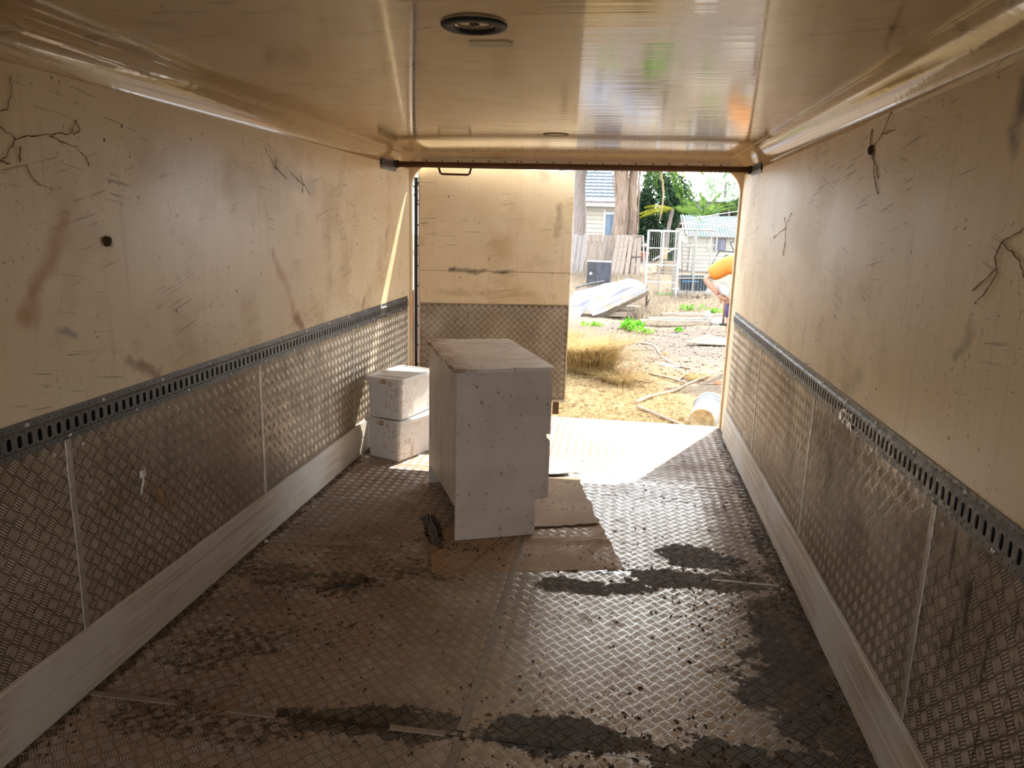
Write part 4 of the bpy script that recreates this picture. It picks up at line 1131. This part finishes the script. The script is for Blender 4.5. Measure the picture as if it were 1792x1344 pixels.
# ---- carport roof farther back
cp_ = empty('carport', (3.0, 45.0, G), 0, 'long low pale carport far behind the shed', 'carport')
MB().box(-.4, 2.5, 0, 6, 0, 3.3).build('wall', simple('carport_wall', (.36,.36,.33), .7), cp_)
MB().box(-.6, 6.5, -.3, 6, 3.3, 3.42).build('roof', simple('carport_roof', (.42,.44,.44), .5), cp_)
for xx in (3.0, 4.6, 6.2):
    MB().box(xx, xx+.12, 0, .12, 0, 3.3).build('post', simple('carport_post', (.3,.28,.25), .7), cp_)
MB().box(2.5, 6.5, 5.8, 6, 0, 3.3).build('back_wall', simple('carport_shade', (.10,.10,.10), .8), cp_)  # dark colour paints the shade under the carport roof
MB().box(2.6, 6.4, 2.0, 2.06, 1.9, 2.2).build('beam', simple('carport_beam', (.30,.28,.25), .7), cp_)

# ---- trees
M['trunk'] = timber('fibrous_trunk', (.17,.115,.085), (.36,.27,.205), (26,26,2.2)); M['trunk2'] = timber('grey_brown_trunk', (.15,.125,.12), (.27,.225,.20), (26,26,2.5))
def trunk(name, pts, rad, mat, parent, seedv):
    r = random.Random(seedv); mb = MB().tube(pts, rad, 12)
    n = 12; mb.v = [(x+r.uniform(-.03,.03), y+r.uniform(-.03,.03), z) for x, y, z in mb.v]
    return mb.build(name, mat, parent, True)
def leafcloud(name, c, rad, n, size, mat, seedv, parent=None, stretch=1.0, hang=0.0):
    r = np.random.default_rng(seedv)
    d = r.normal(size=(n, 3)); d /= np.linalg.norm(d, axis=1)[:,None]
    lump = 1+.22*np.sin(5*d[:,0]+3*d[:,2]+seedv)+.16*np.sin(9*d[:,1]-7*d[:,2])
    p = np.array(c) + d*np.array(rad)*(lump*(.55+.45*r.random(n)**.5))[:,None]
    a = r.normal(size=(n, 3)); a[:,2] -= hang; a /= np.linalg.norm(a, axis=1)[:,None]
    b = np.cross(a, r.normal(size=(n, 3))); b /= np.linalg.norm(b, axis=1)[:,None]
    s = (size*(.6+.8*r.random(n)))[:,None]
    V = np.stack([p-a*s*stretch, p+b*s*.45, p+a*s*stretch, p-b*s*.45], 1).reshape(-1, 3)
    o = obj(name, np_mesh(name, V, None, (np.arange(n)*4)[:,None]+np.array([[0,1,2,3]]), mat), parent)
    return tag(o, kind='stuff')
def frond_mesh(L, droop, nl, leaf, seedv, mat, width=.02):
    """a palm frond in the local x-z plane, leaflets hanging both sides"""
    r = random.Random(seedv); mb = MB(); pts = []
    for k in range(11):
        u = k/10; pts.append(Vector((L*u*(1-.18*u*droop), 0, L*(.35*u-droop*u*u))))
    mb.tube(pts, [width*(1.1-.9*k/10) for k in range(11)], 5)
    for i in range(nl):
        u = .10+.9*i/nl; k = min(9, int(u*10)); f = u*10-k; p = pts[k]*(1-f)+pts[k+1]*f
        ll = leaf*(math.sin(math.pi*min(1, .22+u*.74))**.7)*r.uniform(.8, 1.15)
        for s in (-1, 1):
            tip = p+Vector((ll*.42, s*ll*.62*r.uniform(.6,1.1), -ll*.60*r.uniform(.6,1.2)))
            mid = p+Vector((ll*.24, s*ll*.40, -ll*.16)); wv = Vector((.010,0,.004))*(1+.3*r.random())*(L/2.4)
            mb.add([p-wv, p+wv, mid+wv, mid-wv, tip], [(0,1,2,3),(3,2,4)])
    return mb.me('frond', mat)
M['frondg'] = varied('green_frond', (.05,.115,.02), (.16,.25,.06), 3.0, transl=.5)
M['frondy'] = varied('yellow_frond', (.14,.16,.018), (.30,.29,.04), 3.0, transl=.5)
M['frondd'] = varied('dry_frond', (.30,.22,.13), (.42,.34,.23), 3.0, transl=.5)
def palm(name, base, top, rad, fronds, label, tmat, seedv, extra=None):
    root = empty(name, base, 0, label, 'palm')
    B, T_ = Vector((0,0,0)), Vector(top)-Vector(base)
    trunk('trunk', [B.lerp(T_, k/10)+Vector((.03*math.sin(k*1.3+seedv), 0, 0)) for k in range(11)], [rad*(1.15-.25*k/10) for k in range(11)], tmat, root, seedv)
    if extra: extra(root, T_)
    for az, tilt, me in fronds:
        o = obj('frond', me, root, tuple(T_)); o.rotation_euler = (0, math.radians(-tilt), math.radians(az))
    return root
fg1 = frond_mesh(3.0, .62, 60, .62, 1, M['frondg']); fg2 = frond_mesh(3.4, .75, 64, .60, 2, M['frondg']); fy = frond_mesh(2.9, .50, 64, .55, 3, M['frondy']); fd = frond_mesh(2.8, 1.0, 46, .42, 4, M['frondd'])
def strings(root, T_):
    r = random.Random(5); mb = MB()
    for k in range(46):
        a = r.uniform(0, 6.28); z0 = r.uniform(.5, T_.z); l = r.uniform(.5, 1.4); u = z0/T_.z
        c = Vector((T_.x*u, 0, z0)); rr = .24
        mb.tube([c+Vector((rr*math.cos(a), rr*math.sin(a), 0)), c+Vector((rr*1.12*math.cos(a), rr*1.12*math.sin(a), -l*.5)), c+Vector((rr*1.0*math.cos(a+.2), rr*math.sin(a+.2), -l))], [.02,.022,.008], 4)
    mb.build('bark_strips', M['trunk'], root)
palm('palm_tree', (-.05,29.0,G), (-.15,29.0,4.6), .23, [(20,10,fg1),(60,-5,fg2),(-10,0,fg1),(-35,-15,fg2),(-60,5,fg1),(-95,-12,fg1),(120,0,fg2),(170,5,fg1),(210,-8,fg2),(250,-10,fg1)], 'stringy brown palm trunk behind the fence, left of its pair', M['trunk'], 1, strings)
palm('palm_tree', (.40,29.3,G), (.30,29.3,4.35), .17, [(-15,-10,fy),(8,-2,fg1),(-40,-18,fg2),(-70,-10,fg1),(35,-12,fy),(80,0,fg2),(150,5,fg1),(-8,-30,fd),(-120,-5,fg1)], 'second brown palm trunk with yellow-green fronds hanging to its right', M['trunk'], 2, strings)
palm('palm_tree', (-1.62,29.6,G), (-1.74,29.6,5.2), .24, [(0,-10,fd),(-30,-20,fd),(40,0,fg1),(-80,-5,fg2),(120,5,fg1),(200,0,fg2)], 'grey palm trunk beside the house with dead fronds', M['trunk2'], 3, None)
fs = frond_mesh(1.9, .45, 44, .42, 6, M['frondg'], .014)
pa = palm('palm_tree', (4.05,40.0,G), (4.15,40.0,1.9), .09, [(0,28,fs),(40,40,fs),(-35,34,fs),(90,50,fs),(180,26,fs),(215,38,fs),(-80,30,fs),(140,45,fs),(-110,55,fs),(20,62,fs)], 'young feathery green palm standing behind the shed roof', M['trunk2'], 4, None)
lt = empty('leaning_palm', (1.75, 31.0, G), 0, 'low palm with bright yellow-green fronds in front of dark bush', 'palm')
trunk('trunk', [(0,0,0),(.05,0,1.0),(.12,0,1.9),(.22,0,2.55)], [.09,.08,.07,.05], M['trunk2'], lt, 9)
fyl = frond_mesh(1.45, .30, 34, .34, 8, M['frondy'], .012); fgl = frond_mesh(1.45, .45, 30, .36, 9, M['frondg'], .012)
for az, tilt, me in ((165,-12,fyl),(195,-18,fyl),(215,-2,fyl),(15,-14,fgl),(-12,-6,fgl),(-40,2,fgl),(60,4,fgl),(120,0,fgl),(250,-8,fyl)):
    obj('frond', me, lt, (.22,0,2.55), (0, math.radians(-tilt), math.radians(az)))

M['leafdark'] = varied('dark_conifer_leaf', (.012,.030,.014), (.05,.095,.045), 2.5)
M['leafmid'] = varied('mid_green_leaf', (.045,.09,.03), (.13,.20,.075), 2.0, transl=.5)
M['leafpale'] = varied('pale_grey_green_leaf', (.20,.27,.16), (.34,.40,.28), 1.5, transl=.5)
def tree(name, base, c, rad, n, size, mat, label, seedv, hang=0, stretch=1.0):
    root = empty(name, base, 0, label, 'tree')
    trunk('trunk', [(0,0,0), (.02,0,c[2]*.5), (0,0,c[2])], [.16,.12,.06], M['trunk2'], root, seedv)
    leafcloud('foliage', c, rad, n, size, mat, seedv, root, stretch, hang)
    return root
tree('dark_conifer', (1.9,42.0,G), (0,0,2.4), (1.35,1.2,2.6), 7000, .13, M['leafdark'], 'dense dark green conifer between the palms and the shed', 1)
tree('dark_conifer', (.7,43.0,G), (0,0,1.8), (.9,1.0,2.0), 3000, .13, M['leafdark'], 'lower dark shrub left of the dense conifer', 2)
tree('yard_tree', (3.1,43.5,G), (0,0,3.0), (.75,.8,1.2), 1100, .12, M['leafmid'], 'mid green leafy tree right of the dark conifer', 3)
tree('wispy_tree', (6.1,48.0,G), (0,0,4.6), (1.5,1.2,2.0), 650, .12, M['leafpale'], 'pale wispy grey-green tree beyond the carport', 4, 1.2, 1.8)
tree('yard_tree', (6.5,44.0,G), (0,0,3.1), (.6,.6,.5), 500, .11, M['leafmid'], 'small green crown above the right end of carport', 5)
tree('yard_tree', (-9.0,46.0,G), (0,0,5.0), (3.5,3,3.5), 2500, .25, M['leafmid'], 'broad green tree left of the weatherboard house', 6)
tree('yard_tree', (12.0,46.0,G), (0,0,5.0), (3.5,3,3.5), 2500, .25, M['leafmid'], 'broad green tree right of the carport', 7)

# ---- cage trolleys
M['galv'] = simple('pale_galvanised', (.30,.29,.265), .45, .3, .1, 4); M['white_tube'] = simple('white_tube_paint', (.36,.36,.345), .5, 0, .08, 4)
cg = empty('wire_cage', (.70, 19.9, G), 0, 'open white wire cage trolley frame, left of the pair', 'trolley')
W1, H1 = .80, 1.73
MB().bar((0,0,.02),(0,0,H1), .05).bar((W1,0,.02),(W1,0,H1), .05).bar((0,0,H1),(W1,0,H1), .05).build('front_frame', M['white_tube'], cg)
MB().bar((W1*.48,0,.8),(W1*.48,0,H1), .045).build('centre_post', M['white_tube'], cg)
MB().bar((0,.62,.02),(0,.62,H1), .035).bar((W1*.45,.62,.05),(W1*.45,.62,H1), .035).bar((0,.62,H1),(W1*.9,.62,H1), .035).build('rear_frame', M['galv'], cg)
for z in (1.29, .86, .41): MB().bar((0,0,z),(W1,0,z), .028).build('cross_bar', M['white_tube'], cg)
mb = MB()
for i in range(1, 15): mb.bar((W1*i/15,0,.05),(W1*i/15,0,H1), .006)
tag(mb.build('wire_mesh', M['galv'], cg), kind='stuff')
mb = MB()
for i in range(1, 8): mb.bar((.0,.62*i/8,.05),(.0,.62*i/8,H1), .006)
tag(mb.build('side_wires', M['galv'], cg), kind='stuff')
c2_ = empty('cage_trolley', (1.52, 20.1, G), math.radians(5), 'wire cage trolley on castors holding a dark blue tub', 'trolley')
W2, D2, Z0, H2 = .95, .70, .20, 1.78
for x, y in ((0,0),(W2,0),(0,D2),(W2,D2)):
    MB().tube([(x,y,Z0-.02),(x,y,H2)], .022, 8).build('corner_post', M['galv'], c2_)
MB().tube([(.42,0,Z0),(.42,0,H2)], .024, 8).build('mid_post', M['galv'], c2_)
MB().tube([(.50,D2,Z0),(.50,D2,H2)], .02, 8).build('mid_post', M['galv'], c2_)
MB().tube([(0,0,H2),(W2,0,H2),(W2,D2,H2),(0,D2,H2),(0,0,H2)], .022, 8).build('top_rail', M['galv'], c2_)
for z in (1.37, .95, .52):
    MB().bar((0,0,z),(W2,0,z+.03), .03).build('cross_bar', M['galv'], c2_); MB().bar((0,D2,z),(W2,D2,z+.03), .025).build('cross_bar', M['galv'], c2_)
mb = MB()
for i in range(1, 12):
    mb.bar((W2*i/12,0,Z0),(W2*i/12,0,H2), .006); mb.bar((W2*i/12,D2,Z0),(W2*i/12,D2,H2), .006)
for k in range(10):
    mb.bar((0,0,.9+k*.09),(W2,0,.9+k*.09), .005)
for i in range(1, 8): mb.bar((0,D2*i/8,Z0),(0,D2*i/8,H2), .006)
tag(mb.build('wire_mesh', M['galv'], c2_), kind='stuff')
MB().box(-.02, W2+.02, -.02, D2+.02, .12, Z0).build('base', M['galv'], c2_)
for x, y in ((.1,.04),(.32,-.0),(.85,.05),(.1,D2-.05),(.85,D2-.05)):
    w_ = MB().tube([(x,y-.02,.062),(x,y+.02,.062)], .060, 14).build('castor', simple('castor_grey', (.14,.12,.11), .7), c2_)
    MB().box(x-.02, x+.02, y-.03, y+.03, .062, .13).build('castor_fork', M['galv'], w_)
tb = empty('water_tub', (1.97, 20.42, G+.205), math.radians(5), 'dark blue-black plastic tub inside the cage trolley', 'tub')
loft([rrect(.66,.46,.05,0), rrect(.74,.52,.06,.34), rrect(.78,.56,.06,.345), rrect(.78,.56,.06,.37), rrect(.70,.48,.05,.37), rrect(.62,.42,.05,.05)], True, True).build('shell', simple('tub_navy', (.02,.035,.05), .4), tb)
MB().box(-.34, .1, -.262, -.255, .22, .26).build('blue_band', simple('tub_blue', (.06,.16,.28), .5), tb)

# ---- odds and ends behind the cages
M['blackmetal'] = simple('black_metal', (.03,.03,.03), .5, .4)
ch_ = empty('folding_frame', (2.5, 24.0, G), 0, 'black tubular frame leaning by the shed, right of cages', 'frame')
for a, b in (((0,0,.0),(.55,.1,1.15)), ((.25,0,.0),(.75,.1,1.02)), ((.55,.1,1.15),(1.0,.1,1.13)), ((.75,.1,1.02),(1.15,.1,.98)), ((1.0,.1,1.13),(.85,.1,1.42)), ((.85,.1,1.42),(.97,.1,1.45)), ((.62,.1,.80),(1.1,.1,.77)), ((.9,.1,.86),(1.15,.1,.88))):
    MB().tube([a, b], .016, 6).build('tube', M['blackmetal'], ch_)
bk2 = empty('wheelbarrow', (.86, 30.4, G), 0, 'red-brown wheelbarrow parts piled beside the leaning gate', 'wheelbarrow')
MB().hexa([(-.15,0,.55),(.2,0,.50),(.2,.5,.50),(-.15,.5,.55),(-.2,-.05,.85),(.3,-.05,.8),(.3,.6,.8),(-.2,.6,.85)]).build('tray', simple('barrow_red', (.30,.10,.06), .6), bk2)
for a, b in (((-.15,.1,.0),(.1,.2,.6)), ((.2,.1,.0),(-.05,.2,.6)), ((-.3,.2,1.05),(.25,.2,.55)), ((0,.2,.4),(.4,.2,.1))):
    MB().tube([a, b], .022, 6).build('leg', M['white_tube'], bk2)
MB().tube([(0,.1,1.05),(.1,.12,1.10),(.2,.15,1.02)], .07, 8).build('white_bundle', M['white_tube'], bk2)
pt = empty('pallet_stack', (1.72, 30.3, G), 0, 'weathered timber pallets stacked behind the cage frame', 'pallets')
for k in range(4):
    for j in range(3):
        MB().box(-.25+j*.28, -.05+j*.28, 0, .8, k*.13, k*.13+.03).build('slat', M['oldwood'], pt)
    MB().box(-.25, .5, 0, .09, k*.13+.03, k*.13+.12).build('bearer', M['oldwood'], pt)
cbx = empty('orange_crate', (1.75, 30.6, G+.56), .1, 'pale orange box on top of the pallets', 'box')
bevel(MB().box(-.12, .12, 0, .3, 0, .42).build('carton', simple('pale_orange', (.46,.31,.16), .7), cbx), .01)
MB().box(-.125, .125, -.004, .304, .19, .23).build('tape_band', simple('tape_tan', (.40,.29,.17), .5), cbx)
ldr = empty('white_ladder', (1.35, 29.6, G), 0, 'white ladder leaning diagonally behind the cage frame', 'ladder')
for y in (0, .35): MB().bar((-.1,y,.55),(.75,y,1.05), .05).build('stile', M['white_tube'], ldr)
for k in range(5):
    u = .1+.2*k; MB().bar((-.1+.85*u,0,.55+.5*u),(-.1+.85*u,.35,.55+.5*u), .03).build('rung', M['white_tube'], ldr)
dn = empty('brown_rack', (2.62, 31.9, G), 0, 'tall brown wire rack standing against the shed end', 'rack')
MB().bar((-.02,0,0),(-.12,0,1.25), .04).bar((.18,0,0),(.22,0,1.25), .04).build('upright', simple('rack_brown', (.16,.11,.09), .7), dn)
for k in range(8): MB().bar((-.03-.012*k,0,.08+.155*k),(.18+.005*k,0,.08+.155*k), .03).build('shelf', simple('rack_shelf', (.22,.17,.14), .7), dn)
hl = empty('clothes_hoist', (4.3, 26.0, G), 0, 'white rotary clothes line with thin arms near the shed', 'clothes line')
MB().tube([(0,0,0),(0,0,2.2)], .03, 8).build('mast', M['galv'], hl)
for a, b in (((0,0,1.9),(-2.4,-.2,1.95)), ((0,0,1.45),(-1.0,-.2,2.0)), ((0,0,2.5),(-2.1,.0,2.12)), ((0,.1,1.9),(2.0,.3,2.4)), ((0,0,1.9),(.4,1.8,2.4))):
    MB().tube([a, b], .018, 6).build('arm', M['white_tube'], hl)
mb = MB()
for k in (.5, .75, 1.0):
    mb.tube([(-2.4*k,-.2*k,1.9+.05*k),(.4*k,1.8*k,1.9+.5*k),(2.0*k,.3*k,1.9+.5*k)], .005, 4)
mb.build('wire', M['galv'], hl)

# ---- person standing just outside, one hand on the hip
def skinned(name, V, E_, R, mat, parent, root=0, sub=2):
    me = bpy.data.meshes.new(name); me.from_pydata([tuple(v) for v in V], E_, []); me.materials.append(mat)
    o = obj(name, me, parent)
    m = o.modifiers.new('skin', 'SKIN'); m.use_smooth_shade = True
    for i, d in enumerate(me.skin_vertices[0].data):
        rr = R[i]; d.radius = rr if isinstance(rr, tuple) else (rr, rr)
        d.use_root = (i == root)
    s_ = o.modifiers.new('subdivision', 'SUBSURF'); s_.levels = sub; s_.render_levels = sub
    return o
M['skin'] = simple('skin_tan', (.36,.19,.125), .5, 0, .08, 10)
M['hivis'] = simple('orange_hivis', (.52,.19,.025), .75, 0, .08, 6)
M['navy'] = simple('navy_purple_cloth', (.055,.035,.12), .8, 0, .15, 8)
per = empty('person', (1.585, 9.62, G+.005), 0, 'person in orange shirt and purple shorts, one hand on hip, half behind jamb', 'person')
# metres above the ground, x left negative, facing -y (towards the trailer)
V = [(-.045,0,.93),(-.025,0,1.08),(0,.01,1.26),(0,.01,1.40),(0,0,1.50),(0,-.01,1.58),(0,-.01,1.66),(0,0,1.76),
     (-.17,.01,1.43),(-.36,.05,1.31),(-.515,.03,1.205),(-.43,-.02,1.11),(-.335,-.08,1.02),
     (.17,.01,1.43),(.22,.02,1.28),(.27,.02,1.14),(.28,-.03,1.0),(.285,-.07,.90),
     (-.145,0,.88),(-.15,-.01,.68),(-.145,-.01,.48),(-.112,.02,.28),(-.115,.03,.09),(-.118,-.10,.04),
     (.06,0,.88),(.09,-.01,.68),(.11,-.01,.48),(.112,.02,.28),(.115,.03,.09),(.118,-.10,.04),(0,-.10,1.655)]
Ed = [(0,1),(1,2),(2,3),(3,4),(4,5),(5,6),(6,7),(3,8),(8,9),(9,10),(10,11),(11,12),(3,13),(13,14),(14,15),(15,16),(16,17),
      (0,18),(18,19),(19,20),(20,21),(21,22),(22,23),(0,24),(24,25),(25,26),(26,27),(27,28),(28,29),(6,30)]
Rr = [(.15,.105),(.145,.10),(.16,.11),(.13,.10),.056,.070,.086,.060, .065,.055,.044,.040,.028, .065,.055,.044,.040,.028,
      .085,.075,.056,.055,.038,.035, .085,.075,.056,.055,.038,.035, .013]
skinned('body', V, Ed, Rr, M['skin'], per)
sv = [(-.055,0,1.0),(-.06,.0,1.12),(-.05,.01,1.27),(0,.01,1.40),(0,0,1.475),(-.18,.01,1.43),(-.34,.05,1.325),(-.475,.04,1.232),(.18,.01,1.43),(.22,.02,1.30),(.25,.02,1.20)]
skinned('shirt', sv, [(0,1),(1,2),(2,3),(3,4),(3,5),(5,6),(6,7),(3,8),(8,9),(9,10)], [(.20,.14),(.215,.14),(.225,.145),(.17,.13),.075,.125,.125,.10,.09,.085,.078], M['hivis'], per)
skinned('shorts', [(-.045,0,1.03),(-.05,0,.90),(-.155,0,.84),(-.165,-.01,.70),(.06,0,.84),(.09,-.01,.70)], [(0,1),(1,2),(2,3),(1,4),(4,5)], [(.178,.13),(.185,.135),.115,.112,.115,.112], M['navy'], per)
for s in (-1, 1):
    bt = skinned('boot', [(s*.115,.04,.17),(s*.115,.03,.06),(s*.117,-.06,.045),(s*.119,-.15,.04)], [(0,1),(1,2),(2,3)], [.058,.056,.05,.045], simple('boot_brown', (.14,.08,.045), .6), per)
def hand(root_, c, d, palm_n, label=None):
    c, d, nrm = Vector(c), Vector(d).normalized(), Vector(palm_n).normalized(); side = d.cross(nrm).normalized()
    mb = MB()
    mb.tube([c-d*.03, c, c+d*.04, c+d*.075], [.026,.034,.038,.034], 10)
    for k, (off, L) in enumerate(((-.030,.065),(-.010,.078),(.010,.074),(.029,.058))):
        p = c+d*.065+side*off
        mb.tube([p, p+d*L*.45+nrm*.006, p+d*L*.78+nrm*.022, p+d*L*.92+nrm*.040], [.010,.0095,.009,.006], 8)
    p = c+d*.01-side*.034
    mb.tube([p, p-side*.022+d*.022, p-side*.03+d*.05+nrm*.012], [.012,.0105,.007], 8)
    mb.build('hand', M['skin'], root_, True)
hand(per, (-.315,-.09,1.0), (.75,-.12,-.45), (.2,.95,-.1))
hand(per, (.287,-.08,.875), (.0,-.15,-1), (-1,0,0))
MB().lathe([(.0005,.118),(.05,.105),(.083,.06),(.092,.0),(.088,-.02)], 18).build('hair', simple('hair_brown', (.06,.04,.03), .7), per, True, (0,.005,1.69))
for s in (-1, 1):
    MB().lathe([(.0005,.011),(.008,.008),(.011,0),(.008,-.008),(.0005,-.011)], 10).build('eye', simple('eye_white', (.5,.5,.5), .3), per, True, (s*.032,-.083,1.675))
    MB().tube([(s*.088,0,1.63),(s*.097,.01,1.66),(s*.09,.01,1.69)], [.008,.014,.008], 8).build('ear', M['skin'], per, True)
MB().bar((-.025,-.085,1.61),(.025,-.085,1.61), .012, .008).build('mouth', simple('lip', (.3,.11,.09), .5), per)
# white rag held against the hip, and the tool handle hanging from the hand
r = random.Random(8); L_ = []
for z, wd in ((-.085,.03),(-.06,.075),(-.02,.095),(.03,.10),(.065,.075),(.08,.03)):
    L_.append([(x+z*-.55+r.uniform(-.008,.008), y+r.uniform(-.006,.006), z+r.uniform(-.006,.006)) for x, y, _ in rrect(wd*1.4, .05, .02, 0)])
o = loft(L_).build('white_rag', simple('rag_white', (.36,.33,.30), .9, 0, .15, 14, .4), smooth=True, loc=(1.285, 9.47, .755)); tag(o, 'crumpled white rag held by the person between forearm and hip', 'rag')
o = empty('hammer', (1.318, 9.47, .30), 0, 'brown-handled hammer hanging from the person\'s hand', 'hammer')
MB().tube([(0,0,.0),(0,0,.15),(-.002,0,.31)], [.014,.013,.012], 8).build('handle', simple('brown_handle', (.13,.06,.03), .6), o, True)
MB().tube([(-.045,0,.012),(.0,0,.012),(.045,0,.012)], [.014,.016,.018], 8).build('head', M['blackmetal'], o)
